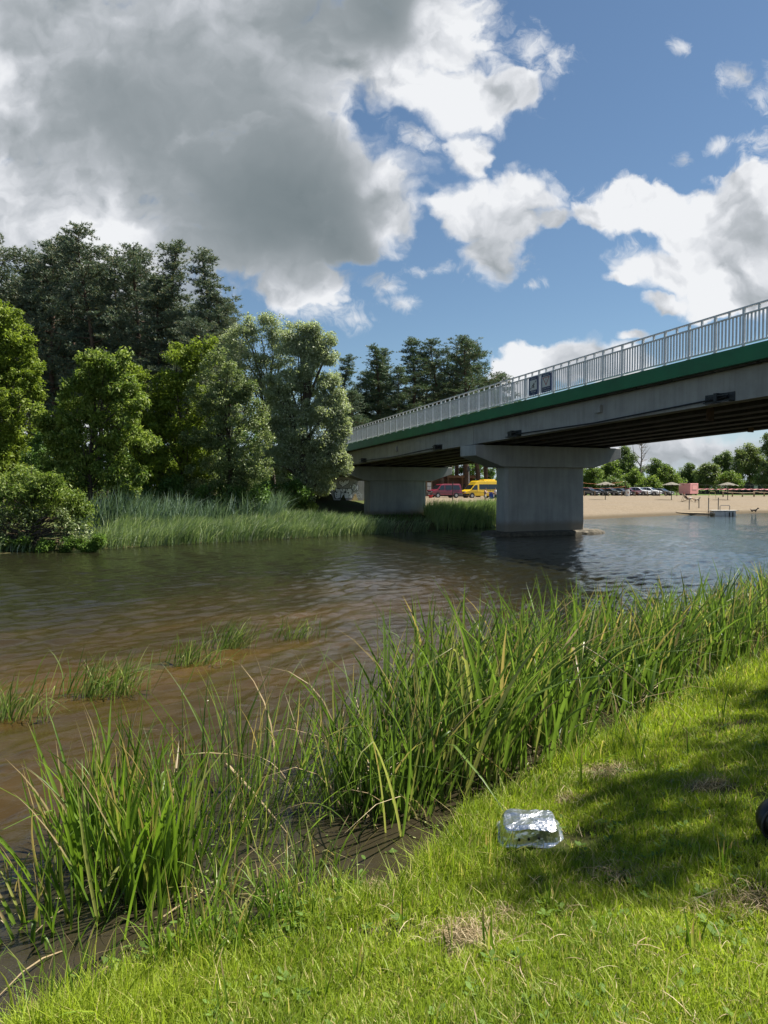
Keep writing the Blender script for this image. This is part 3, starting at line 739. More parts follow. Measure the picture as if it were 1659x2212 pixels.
# drip mould strips under the overhang
b = MB()
u = -40.0
while u < 38:
    sweep(b, rect(-1.86, -1.66, -0.07, -0.004), [u, u + 0.8, u + 1.52]); u += 1.6
b.build('formwork_strip', M['soffit'], bridge)
spans = [(-46, -19.33), (-19.27, 0.53), (0.57, 19.83), (19.87, 38.5)]
def girder(c, outer):
    b = MB()
    for a0, a1 in spans:
        us = list(np.linspace(a0, a1, 12))
        if outer < 0: sweep(b, [(-1.59, -1.0), (-1.13, -1.0), (-1.13, -0.82), (-1.36, -0.68), (-1.36, -0.003), (-1.59, -0.003)], us)
        elif outer > 0: sweep(b, [(6.65, -1.0), (6.65, -0.003), (6.42, -0.003), (6.42, -0.68), (6.19, -0.82), (6.19, -1.0)], us)
        else: sweep(b, [(c - .26, -1.0), (c + .26, -1.0), (c + .26, -0.84), (c + .1, -0.70), (c + .1, -0.003), (c - .1, -0.003), (c - .1, -0.70), (c - .26, -0.84)], us)
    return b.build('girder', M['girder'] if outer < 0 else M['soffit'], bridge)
girder(0, -1); girder(0, 1)
for c in (0.05, 1.30, 2.55, 3.80, 5.05): girder(c, 0)
for u in (-10.2, 9.9):
    for c0, c1 in zip((-1.36, 0.16, 1.41, 2.66, 3.91, 5.16), (-0.06, 1.19, 2.44, 3.69, 4.94, 6.41)):
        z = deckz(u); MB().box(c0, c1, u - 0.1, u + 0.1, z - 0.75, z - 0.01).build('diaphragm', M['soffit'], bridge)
# railing: posts, slat panels, rails
def railing(s0):
    b = MB()
    for zz, hw, hh in ((1.53, 0.035, 0.022), (1.345, 0.03, 0.02), (0.515, 0.03, 0.02)):
        sweep(b, rect(s0 - hw, s0 + hw, zz - hh, zz + hh), list(np.arange(-30, 46.1, 2.0)))
    rl = b.build('railing', M['galv'], bridge)
    for k in range(-29, 46):
        u = k + 0.35; z = deckz(u)
        if -17.5 < u < 22.5 or s0 < 0:
            p_ = MB().box(s0 - 0.028, s0 + 0.028, u - 0.04, u + 0.04, z + 0.431, z + 1.508).box(s0 - 0.06, s0 + 0.06, u - 0.07, u + 0.07, z + 0.431, z + 0.445)
            p_.build('post', M['galv'], rl)
        q = MB(); q.box(s0 - 0.024, s0 + 0.024, u + 0.47, u + 0.53, deckz(u + .5) + 1.367, deckz(u + .5) + 1.508)
        for j in range(1, 8):
            uu = u + j * 0.125; zz = deckz(uu); q.box(s0 - 0.010, s0 + 0.010, uu - 0.028, uu + 0.028, zz + 0.536, zz + 1.324)
        q.build('slat_panel', M['galv'], rl)
    return rl
railing(-1.98); railing(7.04)
# piers
def pier(u0, dz):
    top = 3.44 + dz
    b = MB(); bt = 0.055
    ch = 0.14
    def ring(s0, s1, a0, a1, z): return [(s0 + ch, a0, z), (s1 - ch, a0, z), (s1, a0 + ch, z), (s1, a1 - ch, z), (s1 - ch, a1, z), (s0 + ch, a1, z), (s0, a1 - ch, z), (s0, a0 + ch, z)]
    V = ring(-0.02, 4.86, u0, u0 + 1.12, -1.6) + ring(0.0, 4.80, u0 + bt, u0 + 1.12 - bt, top)
    b.add(V, [tuple(range(7, -1, -1)), tuple(range(8, 16))] + [(i, (i + 1) % 8, 8 + (i + 1) % 8, 8 + i) for i in range(8)])
    p_ = b.build('pier', M['pier'], bridge)
    b = MB(); t = 4.5 + dz; l = 3.975 + dz
    b.prism([(-1.9, l), (-0.35, top + 0.002), (5.2, top + 0.002), (6.93, l), (6.93, t), (-1.9, t)], lambda q, sd: (q[0], u0 - 0.23 + sd * 1.58, q[1]))
    b.build('pier_cap', M['pier'], p_, bevel=0.03)
    b = MB()
    for c in (-1.36, 0.05, 1.30, 2.55, 3.80, 5.05, 6.42): b.box(c - 0.16, c + 0.16, u0 + 0.2, u0 + 0.9, t, deckz(u0 + .55) - 1.004)
    b.build('bearing', M['darksteel'], p_)
    return p_
PZ = lambda u: deckz(u + 0.56) - deckz(0.56)
piers = [pier(0.0, 0.0), pier(19.3, PZ(19.3)), pier(-19.3, PZ(-19.3))]
# rough footings just above the water
def footing(u0, par, s0, s1, zt, seed):
    rs = np.random.RandomState(seed)
    cx, cy = (s0 + s1) / 2, u0 + 0.56; hx, hy = (s1 - s0) / 2, 1.05
    V, Fc = [], []
    n = 72
    for lv, (k, z) in enumerate(((1.05, -0.9), (1.03, -0.05), (1.0, zt * 0.55), (0.93, zt), (0.55, zt + 0.02))):
        for i in range(n):
            t = 2 * math.pi * i / n; c_, s_ = math.cos(t), math.sin(t)
            ex = 0.45
            x = cx + hx * k * math.copysign(abs(c_) ** ex, c_); y = cy + hy * k * math.copysign(abs(s_) ** ex, s_)
            j = 0.06 * (rs.rand() - 0.5) if 0 < lv < 4 else 0
            V.append((x + j, y + j, z + (0.05 * (rs.rand() - 0.5) if lv in (2, 3) else 0)))
    for l in range(4):
        for i in range(n): Fc.append((l * n + i, l * n + (i + 1) % n, (l + 1) * n + (i + 1) % n, (l + 1) * n + i))
    Fc.append(tuple(4 * n + i for i in range(n)))
    MB().add(V, Fc).build('footing', M['foot'], par)
footing(0.0, piers[0], -0.8, 6.1, 0.19, 3)
footing(19.3, piers[1], -0.4, 5.3, 0.20, 4)
# external tendon rods with their brackets, junction boxes, hanging plates
def gz(u): return deckz(u) - 1.0
for ua, ub in ((-14.5, -3.2), (4.5, 16.1), (-28, -21)):
    b = MB(); b.tube([(-1.70, ua - 0.35, gz(ua) + 0.16), (-1.70, ua, gz(ua) + 0.14), (-1.70, (ua + ub) / 2, gz((ua + ub) / 2) + 0.03), (-1.70, ub, gz(ub) + 0.12), (-1.70, ub + 0.3, gz(ub) + 0.13)], 0.028, 8)
    b.build('tendon_rod', M['darksteel'], bridge)
    for u in (ua, ub):
        z = gz(u)
        b = MB(); b.box(-1.612, -1.592, u - 0.55, u + 0.55, z + 0.02, z + 0.30).box(-1.80, -1.615, u - 0.06, u + 0.06, z + 0.0, z + 0.30)
        b.box(-1.80, -1.615, u - 0.5, u + 0.45, z + 0.015, z + 0.055).box(-1.78, -1.73, u - 0.45, u + 0.35, z + 0.20, z + 0.235)
        b.build('tendon_bracket', M['darksteel'], bridge)
for u, zo in ((-9.0, 0.54), (10.2, 0.5), (-26, 0.5)):
    MB().box(-1.72, -1.593, u - 0.16, u + 0.16, gz(u) + zo - 0.15, gz(u) + zo + 0.13).build('junction_box', M['girder'], bridge, bevel=0.01)
for s, u, l in ((-0.6, -13.2, 0.62), (5.75, -9.3, 0.42), (0.6, -2.2, 0.3), (0.6, 6.0, 0.3)):
    z = gz(u); MB().box(s - 0.14, s + 0.14, u - 0.03, u + 0.03, z - l + 0.28, z + 0.9).box(s - 0.3, s + 0.3, u + 0.032, u + 0.06, z + 0.3, z + 0.42).build('hanger_plate', M['rust'], bridge)
# far abutment with graffiti
b = MB(); ua = 38.55
zt = deckz(ua) - 1.03
b.box(-3.2, 7.6, ua, ua + 0.9, -0.6, zt).box(-3.2, 7.6, ua + 0.45, ua + 0.9, zt + 0.001, deckz(ua) - 0.005)
b.prism([(0, 0.2), (0, zt), (9, zt - 2.2), (9, 0.2)], lambda q, sd: (7.3 + 0.35 * sd, ua + 0.91 + q[0], q[1]))
b.prism([(0, 0.2), (0, zt), (9, zt - 2.2), (9, 0.2)], lambda q, sd: (-3.2 + 0.35 * sd, ua + 0.91 + q[0], q[1]))
abut = b.build('abutment', M['girder'], bridge)
def gp(zx, zy): return (2.04 + ((1240 + .1326 * zx) / 1.852 - 690) * .05, 1.29 + (740 - zy) * .00336)
GY = ua - 0.004
def gpoly(mb, pts, lay, mi):
    q = [gp(*p) for p in pts]; n = len(q)
    mb.add([(x, GY - 0.003 * lay, z) for x, z in q], [tuple(range(n))], mi)
def gstroke(mb, pts, w, lay, mi):
    q = [Vector(gp(*p)) for p in pts]; w = w * 0.0035
    L, Rr = [], []
    for i, p in enumerate(q):
        d = (q[min(i + 1, len(q) - 1)] - q[max(i - 1, 0)]); d = d.normalized() if d.length else Vector((1, 0))
        nrm = Vector((-d.y, d.x)) * w / 2; L.append(p + nrm); Rr.append(p - nrm)
    n = len(q); V = [(p.x, GY - 0.003 * lay, p.y) for p in L] + [(p.x, GY - 0.003 * lay, p.y) for p in Rr]
    mb.add(V, [(i, i + 1, n + i + 1, n + i) for i in range(n - 1)], mi)
def closed(p): return p + [p[0], p[1]]
def ell(cx, cy, rx, ry, n=20, a0=0, a1=360): return [(cx + rx * math.cos(R(a0 + (a1 - a0) * i / n)), cy + ry * math.sin(R(a0 + (a1 - a0) * i / n))) for i in range(n + 1)]
g = MB()
heart = [(965, 385), (945, 330), (900, 300), (860, 260), (855, 200), (885, 160), (940, 150), (985, 190), (1000, 235), (1010, 190), (1060, 145), (1130, 125), (1170, 160), (1165, 230), (1120, 280), (1040, 320), (990, 355)]
gpoly(g, heart, 0, 0); gstroke(g, closed(heart), 15, 1, 1)
for x, y in ((930, 190), (1085, 170), (1120, 165)): gpoly(g, [(x - 10, y - 25), (x + 6, y - 28), (x + 12, y + 15), (x, y + 30), (x - 12, y + 12)], 1, 1)
for x, y in ((932, 255), (1080, 255)): gpoly(g, [(x, y - 20), (x + 9, y + 8), (x, y + 20), (x - 9, y + 8)], 1, 1)
h2 = [(265, 590), (200, 540), (140, 480), (130, 410), (165, 365), (215, 360), (250, 395), (275, 365), (330, 345), (390, 365), (420, 420), (410, 490), (360, 550)]
gpoly(g, [(p[0] + 8, p[1] + 8) for p in [(265, 605), (190, 550), (120, 480), (115, 400), (160, 345), (225, 345), (255, 375), (275, 345), (340, 325), (410, 350), (440, 420), (428, 500), (370, 570)]], 0, 0)
gstroke(g, closed(h2), 22, 1, 1); gpoly(g, [(175, 400), (215, 395), (225, 440), (205, 500), (165, 480)], 1, 1); gpoly(g, [(262, 420), (275, 420), (278, 500), (264, 500)], 1, 1)
# the letters
gpoly(g, [(700, 385), (760, 395), (860, 405), (1000, 410), (1150, 400), (1240, 420), (1268, 460), (1250, 560), (1285, 590), (1275, 700), (1040, 722), (910, 715), (800, 735), (735, 715), (705, 600), (705, 530), (745, 510)], 0, 1)
gpoly(g, [(745, 400), (800, 410), (800, 430), (880, 435), (905, 470), (912, 580), (890, 690), (800, 722), (755, 690), (735, 600), (732, 530), (780, 530), (785, 555), (812, 550), (818, 512), (770, 505), (765, 450)], 1, 0)
gpoly(g, [(890, 420), (1060, 425), (1055, 500), (1000, 505), (1010, 600), (1012, 690), (915, 692), (935, 590), (945, 500), (920, 500)], 1, 0)
gpoly(g, [(1075, 425), (1110, 425), (1110, 480), (1130, 420), (1225, 425), (1258, 465), (1240, 560), (1215, 612), (1150, 580), (1175, 545), (1140, 520), (1110, 545), (1180, 600), (1205, 620), (1250, 575), (1272, 590), (1262, 700), (1040, 710), (1022, 540), (1080, 560), (1090, 545)], 1, 0)
for x, y in ((795, 600), (965, 530), (1170, 630), (1115, 450), (965, 455)): gpoly(g, [(x - 10, y - 25), (x + 8, y - 25), (x + 12, y + 12), (x, y + 28), (x - 12, y + 10)], 2, 1)
for x, y in ((793, 660), (1162, 680)): gpoly(g, ell(x, y, 9, 16, 10)[:-1], 2, 1)
# the round head beside them
hd = ell(1325, 380, 78, 110, 24)[:-1]; gpoly(g, hd, 0, 0); gstroke(g, closed(hd), 13, 1, 1)
er = ell(1425, 385, 42, 78, 20)[:-1]; gpoly(g, er, 2, 0); gstroke(g, closed(er), 12, 3, 1); gstroke(g, ell(1425, 380, 22, 35, 12, -120, 120), 8, 3, 1)
e2 = [(1195, 320), (1235, 315), (1240, 380), (1200, 380)]; gpoly(g, e2, 2, 0); gstroke(g, closed(e2), 14, 3, 1)
gstroke(g, ell(1295, 365, 38, 45, 16, 150, 400), 12, 3, 1); gstroke(g, ell(1315, 430, 22, 26, 16), 10, 3, 1); gstroke(g, [(1265, 430), (1300, 455), (1340, 450)], 10, 3, 1)
gstroke(g, [(1325, 262), (1305, 240), (1285, 222)], 8, 1, 1); gstroke(g, [(1330, 262), (1345, 240), (1370, 222)], 8, 1, 1); gpoly(g, ell(1322, 295, 7, 16, 10)[:-1], 2, 1)
# thin white scrawl
for p in (ell(1450, 560, 52, 36), ell(1480, 640, 40, 50), ell(1400, 660, 45, 40), [(1290, 570), (1350, 555), (1395, 600), (1375, 690), (1340, 695), (1345, 620), (1310, 575)], [(1515, 565), (1545, 610), (1550, 680), (1525, 710)], [(1530, 620), (1560, 600), (1580, 600)], [(1380, 690), (1395, 640), (1430, 690), (1400, 670)]): gstroke(g, p, 9, 0, 0)
g.build('graffiti', [M['gratfill'], M['gratline']], abut)

# ------------------------------------------------------------------ the two blue river signs on the railing
def text_mesh(body, size, align='CENTER'):
    cu_ = bpy.data.curves.new('t', 'FONT'); cu_.body = body; cu_.size = size; cu_.align_x = align; cu_.align_y = 'CENTER'; cu_.fill_mode = 'FRONT'
    o = bpy.data.objects.new('t', cu_); C.objects.link(o)
    dg = bpy.context.evaluated_depsgraph_get(); me = bpy.data.meshes.new_from_object(o.evaluated_get(dg))
    bpy.data.objects.remove(o); return me
# plates are built in the x-z plane facing -y
def sign(uc, w, label, kind):
    SL = -0.024 - 0.0001 * uc
    p = bridge_pt(-2.05, uc, deckz(uc) + 0.43 + 0.50)
    root = thing('information_sign', label, 'sign', p, BA - R(90), 'blue waterway signs fixed to the bridge railing')
    # local x runs from far to near along the railing
    def sh(x, z): return z + x * 0.0245
    def rnd(hw, hh, r, n=5):
        out = []
        for cx, cz, a in ((hw - r, hh - r, 0), (-hw + r, hh - r, 90), (-hw + r, -hh + r, 180), (hw - r, -hh + r, 270)):
            for k in range(n + 1): t = R(a + 90 * k / n); out.append((cx + r * math.cos(t), cz + r * math.sin(t)))
        return out
    hh = 0.375
    MB().prism(rnd(w / 2, hh, 0.05), lambda q, sd: (q[0], -0.012 + 0.012 * sd, sh(*q))).build('plate', M['signblue'], root)
    fr = MB(); wh = w / 2 - 0.065
    fr.add([(x, -0.0135, sh(x, z)) for x, z in ((-wh, -0.17), (wh, -0.17), (wh, 0.25), (-wh, 0.25))], [(0, 1, 2, 3)]); fr.build('panel', M['signwhite'], root)
    def put(me, x, z, m, name, sx=1.0):
        o = link(name, me, m, root)
        for v in me.vertices: X, Z = v.co.x * sx + x, v.co.y + z; v.co = (X, -0.0150, sh(X, Z))
        return o
    put(text_mesh('BORKOWO', 0.085), 0, 0.303, M['signwhite'], 'lettering', 0.9)
    s = MB(); Y = -0.0150
    def sp(pts, mi=0, lay=0): s.add([(x, Y - 0.0012 * lay, sh(x, z)) for x, z in pts], [tuple(range(len(pts)))], mi)
    def sline(a, b_, w_, mi=0, lay=0):
        a, b_ = Vector(a), Vector(b_); d = (b_ - a).normalized(); q = Vector((-d.y, d.x)) * w_ / 2; sp([a + q, a - q, b_ - q, b_ + q], mi, lay)
    if kind == 'kayak':
        # photo pixels of the pictogram -> plate
        k = lambda x, y: ((x - 405) / 405 * 2 * wh * 1.0, (795 - y) / 620 * 0.42 + 0.04 + (x - 405) / 405 * -0.06)
        sline(k(250, 1030), k(565, 535), 0.010)
        for a, b_ in (((225, 1050), (300, 965)), ((500, 640), (580, 520))):
            a, b_ = Vector(k(*a)), Vector(k(*b_)); d = (b_ - a); q = Vector((-d.y, d.x)).normalized() * 0.022
            sp([a, a + d * .3 + q, a + d * .8 + q * .8, b_, a + d * .8 - q * .8, a + d * .3 - q], 0, 1)
        c_ = k(407, 705); sp([(c_[0] + 0.022 * math.cos(R(t)), c_[1] + 0.027 * math.sin(R(t))) for t in range(0, 360, 30)], 0, 2)
        sp([k(385, 765), k(430, 760), k(440, 830), k(425, 900), k(390, 900), k(385, 830)], 0, 2)
        sline(k(395, 775), k(335, 860), 0.022, 0, 3); sline(k(335, 860), k(310, 930), 0.016, 0, 4)
        sline(k(425, 770), k(475, 775), 0.022, 0, 3); sline(k(475, 775), k(465, 700), 0.016, 0, 4)
        sp([k(320, 975), k(390, 900), k(440, 890), k(505, 915), k(400, 960)], 0, 3)
        s.build('pictogram', M['black'], root)
        put(text_mesh('19,5 km', 0.115), 0, -0.235, M['signwhite'], 'lettering')
        put(text_mesh('rzeka Pisa', 0.05), 0, -0.325, M['signwhite'], 'lettering')
    else:
        o_ = [(-wh * .9, 0.225), (wh * .9, 0.225), (0, -0.12)]; ctr = Vector((0, 0.11))
        sp(o_, 0); inn = [tuple(ctr + (Vector(p_) - ctr) * 0.74) for p_ in o_]; sp(inn, 1, 1)
        sp([(-0.018, 0.17), (0.018, 0.17), (0.010, 0.085), (-0.010, 0.085)], 2, 2); sp([(0.013 * math.cos(R(t)), 0.055 + 0.014 * math.sin(R(t))) for t in range(0, 360, 45)], 2, 2)
        s.build('pictogram', [M['signred'], M['signwhite'], M['black']], root)
        put(text_mesh('Za mostem trzymaj', 0.075), 0, -0.225, M['signwhite'], 'lettering', 0.86)
        put(text_mesh('się prawego brzegu', 0.075), 0, -0.31, M['signwhite'], 'lettering', 0.86)
    return root
def bridge_pt(s, u, z): return BO + BP * s + BB * u + Vector((0, 0, z))
sign(-5.35, 0.63, 'blue sign with a kayak paddler and 19,5 km on the bridge railing', 'kayak')
sign(-6.25, 0.66, 'blue sign with a red warning triangle and exclamation mark on the railing', 'warn')

# ------------------------------------------------------------------ vehicles
M['tyre'] = mat('tyre_rubber', (0.015, 0.015, 0.016), 0.8)
M['rim'] = mat('wheel_rim', (0.42, 0.42, 0.42), 0.35, 0.7)
M['glass'] = mat('window_glass', (0.018, 0.022, 0.026), 0.06, spec=0.7)
M['bump'] = mat('bumper_plastic', (0.10, 0.10, 0.105), 0.6)
M['lamp'] = mat('headlamp', (0.62, 0.64, 0.66), 0.12, 0.2)
M['plate'] = mat('number_plate', (0.65, 0.65, 0.63), 0.4)
M['grille'] = mat('grille', (0.014, 0.014, 0.015), 0.5)
def paint(n, c): return mat(n, c, 0.30, coat=0.7, var=0.06)
class Veh:
    def __init__(s, name, label, cat, loc, rz, m, prof, hw, zw, tap, group=None):
        s.root = thing(name, label, cat, loc, rz, group); s.hw, s.zw, s.tap = hw, zw, tap
        s.y = lambda z: hw - max(0, z - zw) * tap - max(0, 0.5 - z) * 0.12
        b = MB(); b.prism(prof, lambda q, sd: (q[0], (1 if sd else -1) * s.y(q[1]), q[1])); s.body = b.build('body', m, s.root, bevel=0.06, seg=2)
        s.m = m
    def side(s, name, polys, m, off=0.006, parent=None, th=0.02):
        b = MB()
        for pts in polys:
            for sgn in (1, -1): b.prism(pts, lambda q, sd: (q[0], sgn * (s.y(q[1]) + off - th * sd), q[1]))
        return b.build(name, m, parent or s.root)
    def win(s, pts, off=0.006):
        for sgn in (1, -1):
            MB().prism(pts, lambda q, sd: (q[0], sgn * (s.y(q[1]) + off - 0.02 * sd), q[1])).build('window', M['glass'], s.root)
    def cross(s, name, x0, z0, x1, z1, f0, f1, m, off=0.008, parent=None):
        """pane across the vehicle between two profile points"""
        d = Vector((x1 - x0, z1 - z0)).normalized(); n = Vector((d.y, -d.x)) * off
        a, b_ = s.y(z0) * f0, s.y(z1) * f1
        P = [(x0 + n.x, -a, z0 + n.y), (x0 + n.x, a, z0 + n.y), (x1 + n.x, b_, z1 + n.y), (x1 + n.x, -b_, z1 + n.y)]
        Q = [(p[0] - n.x * 2.2, p[1], p[2] - n.y * 2.2) for p in P]
        return MB().add(P + Q, [(0, 1, 2, 3), (7, 6, 5, 4), (0, 4, 5, 1), (1, 5, 6, 2), (2, 6, 7, 3), (3, 7, 4, 0)]).build(name, m, parent or s.root)
    def wheels(s, xs, r, w=0.2):
        for x in xs:
            for sgn in (1, -1):
                yo = sgn * (s.hw - w / 2 + 0.012)
                MB().cyl((x, sgn * (s.hw - 0.12), r + 0.04), (0, 1, 0), r * 1.22, 0.26, 20).build('wheel_arch', M['grille'], s.root)
                b = MB(); b.tube([(x, yo - w / 2, r), (x, yo - w / 2 + 0.03, r), (x, yo + w / 2 - 0.03, r), (x, yo + w / 2, r)], [r * .9, r, r, r * .9], 20)
                wh = MB(); 
                t = thing_part('wheel', s.root)
                b.build('tyre', M['tyre'], t)
                MB().cyl((x, yo + sgn * (w / 2), r), (0, 1, 0), r * 0.6, 0.03, 16).cyl((x, yo + sgn * (w / 2 + 0.018), r), (0, 1, 0), r * 0.2, 0.02, 10).build('rim', M['rim'], t)
def thing_part(name, parent):
    o = bpy.data.objects.new(name, None); C.objects.link(o); o.parent = parent; o.empty_display_size = 0.1; return o

def heading(deg_toward_cam, left=True):
    """yaw of +x when the nose points left (or right) and that many degrees toward the camera"""
    a = R(deg_toward_cam)
    return math.atan2(-math.sin(a), -math.cos(a) if left else math.cos(a))
# red van
p0 = at(960, 1076, 100); zv = float(far_z(p0.x, p0.y))
vp = [(-2.34, .38), (2.20, .36), (2.36, .48), (2.38, .78), (2.30, .98), (1.62, 1.16), (1.00, 1.78), (.78, 1.90), (.3, 1.94), (-1.95, 1.94), (-2.16, 1.84), (-2.34, 1.1), (-2.38, .6)]
v = Veh('van', 'dark red passenger van parked on the sandy lot left of the yellow minibus', 'van', (p0.x, p0.y, zv), heading(24), paint('red_van_paint', (0.19, 0.016, 0.035)), vp, 0.92, 1.0, 0.16)
v.win([(1.42, 1.10), (.98, 1.70), (.45, 1.74), (.45, 1.10)]); v.win([(.32, 1.10), (.32, 1.74), (-.72, 1.74), (-.72, 1.10)]); v.win([(-.88, 1.10), (-.88, 1.74), (-1.86, 1.74), (-2.10, 1.10)])
v.cross('windscreen', 1.57, 1.20, 1.03, 1.76, .90, .88, M['glass'])
v.wheels((1.52, -1.40), 0.32)
v.cross('bumper', 2.37, .36, 2.40, .62, 1.0, 1.0, M['bump'], 0.03); v.side('sill_trim', [[(2.36, .40), (2.36, .62), (1.95, .62), (1.95, .40)], [(-2.36, .40), (-2.36, .62), (-1.85, .62), (-1.85, .40)]], M['bump'], 0.012)
for sgn in (1, -1): 
    MB().box(2.26, 2.40, sgn * .68 - .16, sgn * .68 + .16, .76, .90).build('headlight', M['lamp'], v.root)
    MB().box(1.26, 1.40, sgn * .98 - .07, sgn * .98 + .07, 1.10, 1.28).build('mirror', M['grille'], v.root, bevel=0.02)
    MB().box(-.02, .10, sgn * .925 - .012, sgn * .925 + .012, 1.0, 1.03).build('door_handle', M['grille'], v.root)
MB().box(2.30, 2.405, -.5, .5, .77, .88).build('grille', M['grille'], v.root)
MB().box(2.40, 2.418, -.52, .52, .70, .76).build('chrome_strip', M['lamp'], v.root)
MB().box(2.405, 2.425, -.26, .26, .44, .55).build('number_plate', M['plate'], v.root)
v.side('door_seam', [[(.38, .45), (.38, 1.86), (.40, 1.86), (.40, .45)], [(-.80, .45), (-.80, 1.86), (-.78, 1.86), (-.78, .45)], [(1.9, .80), (1.9, .82), (-2.3, .82), (-2.3, .80)]], M['grille'], 0.004)
# yellow minibus
p0 = at(1028, 1076, 103); zv = float(far_z(p0.x, p0.y)); p0 = at(1036, 1076, 104)
bp = [(-3.1, .32), (2.75, .30), (2.95, .42), (2.97, .78), (2.88, .98), (2.10, 1.22), (1.42, 1.95), (1.05, 2.42), (.75, 2.52), (-2.85, 2.52), (-3.05, 2.40), (-3.12, 1.2), (-3.12, .5)]
yel = paint('yellow_bus_paint', (0.80, 0.52, 0.010))
v = Veh('minibus', 'yellow high-roof minibus with dark side glass parked partly behind the pier', 'minibus', (p0.x, p0.y, zv), heading(24), yel, bp, 0.99, 1.15, 0.09)
v.win([(1.95, 1.20), (1.40, 1.86), (.92, 1.90), (.92, 1.20)]); v.win([(.62, 1.26), (.62, 2.0), (-.9, 2.0), (-.9, 1.26)]); v.win([(-.93, 1.26), (-.93, 2.0), (-2.9, 2.0), (-2.9, 1.26)])
v.cross('windscreen', 2.06, 1.26, 1.46, 1.91, .90, .90, M['glass'])
v.wheels((1.85, -1.75), 0.34)
v.cross('bumper', 2.96, .30, 2.98, .64, 1.0, 1.0, M['grille'], 0.03); v.side('sill_trim', [[(2.95, .34), (2.95, .64), (2.3, .64), (2.3, .34)]], M['grille'], 0.012)
for sgn in (1, -1):
    MB().box(2.84, 2.99, sgn * .76 - .18, sgn * .76 + .18, .78, .98).build('headlight', M['lamp'], v.root)
    MB().box(1.72, 1.86, sgn * 1.10 - .07, sgn * 1.10 + .07, 1.22, 1.5).build('mirror', M['grille'], v.root, bevel=0.02)
    MB().box(.92, 1.06, sgn * .995 - .012, sgn * .995 + .012, 1.05, 1.09).build('door_handle', M['grille'], v.root)
MB().box(2.86, 2.992, -.52, .52, .76, .95).build('grille', M['grille'], v.root)
MB().box(2.99, 3.01, -.26, .26, .45, .56).build('number_plate', M['plate'], v.root)
MB().box(-2.3, -.35, -.6, .6, 2.525, 2.72).build('roof_unit', yel, v.root, bevel=0.05)
v.side('door_seam', [[(.82, .40), (.82, 2.3), (.80, 2.3), (.80, .40)], [(-.55, .40), (-.55, 1.2), (-.57, 1.2), (-.57, .40)], [(-1.2, .40), (-1.2, 1.2), (-1.22, 1.2), (-1.22, .40)], [(2.4, .86), (2.4, .88), (-3.0, .88), (-3.0, .86)]], M['grille'], 0.003)
# cars parked behind the beach
def car(px, label, m, suv, D=143, h=None):
    p0 = at(px, 1070, D); z = float(far_z(p0.x, p0.y))
    k = 1.14 if suv else 1.0
    pr = [(-2.15, .30), (2.10, .28), (2.22, .40), (2.22, .66 * k), (2.10, .80 * k), (1.05, .96 * k), (.25, 1.40 * k), (-.2, 1.46 * k), (-1.1, 1.45 * k), (-1.75, 1.28 * k if not suv else 1.40 * k), (-2.15, 1.0 * k), (-2.22, .6)]
    v = Veh('parked_car', label, 'car', (p0.x, p0.y, z), heading(48, False), m, pr, 0.90, .92 * k, 0.34, 'cars parked behind the beach')
    v.win([(.92, .98 * k), (.28, 1.33 * k), (-.35, 1.37 * k), (-.35, .98 * k)]); v.win([(-.43, .98 * k), (-.43, 1.37 * k), (-1.1, 1.36 * k), (-1.55, 1.20 * k), (-1.75, .99 * k)])
    v.cross('windscreen', 1.0, .99 * k, .28, 1.385 * k, .88, .86, M['glass'])
    v.wheels((1.35, -1.35), 0.33 * (1.08 if suv else 1))
    v.cross('bumper', 2.22, .28, 2.23, .42, 0.98, 0.98, M['bump'], 0.02)
    for sgn in (1, -1): MB().box(2.02, 2.235, sgn * .66 - .19, sgn * .66 + .19, .64 * k, .74 * k).build('headlight', M['lamp'], v.root)
    MB().box(2.1, 2.236, -.42, .42, .56 * k, .72 * k).build('grille', M['grille'], v.root)
    MB().box(2.236, 2.25, -.26, .26, .40, .51).build('number_plate', M['plate'], v.root)
    return v
navy = paint('navy_paint', (0.022, 0.026, 0.036)); blk = paint('black_car_paint', (0.014, 0.014, 0.016)); dkg = paint('dark_green_paint', (0.026, 0.036, 0.030))
slv = paint('steel_blue_paint', (0.075, 0.085, 0.115)); redc = paint('red_car_paint', (0.14, 0.012, 0.016)); wht = paint('white_car_paint', (0.72, 0.73, 0.74)); gry = paint('grey_car_paint', (0.10, 0.105, 0.11))
for a in ((1272, 'navy car half hidden behind the right edge of the near bridge pier', navy, True), (1295, 'low black saloon parked beside the navy car by the pier', blk, False),
          (1318, 'dark green estate car parked behind the thatched umbrella nearest the pier', dkg, True), (1342, 'steel blue car parked left of the red car', slv, False),
          (1361, 'dark red car parked between the steel blue car and the white cars', redc, False), (1381, 'white sport utility car parked right beside the red car', wht, True),
          (1404, 'white sport utility car parked beside the grey car', wht, True), (1429, 'grey car at the right end of the parked row', gry, False)): car(*a)

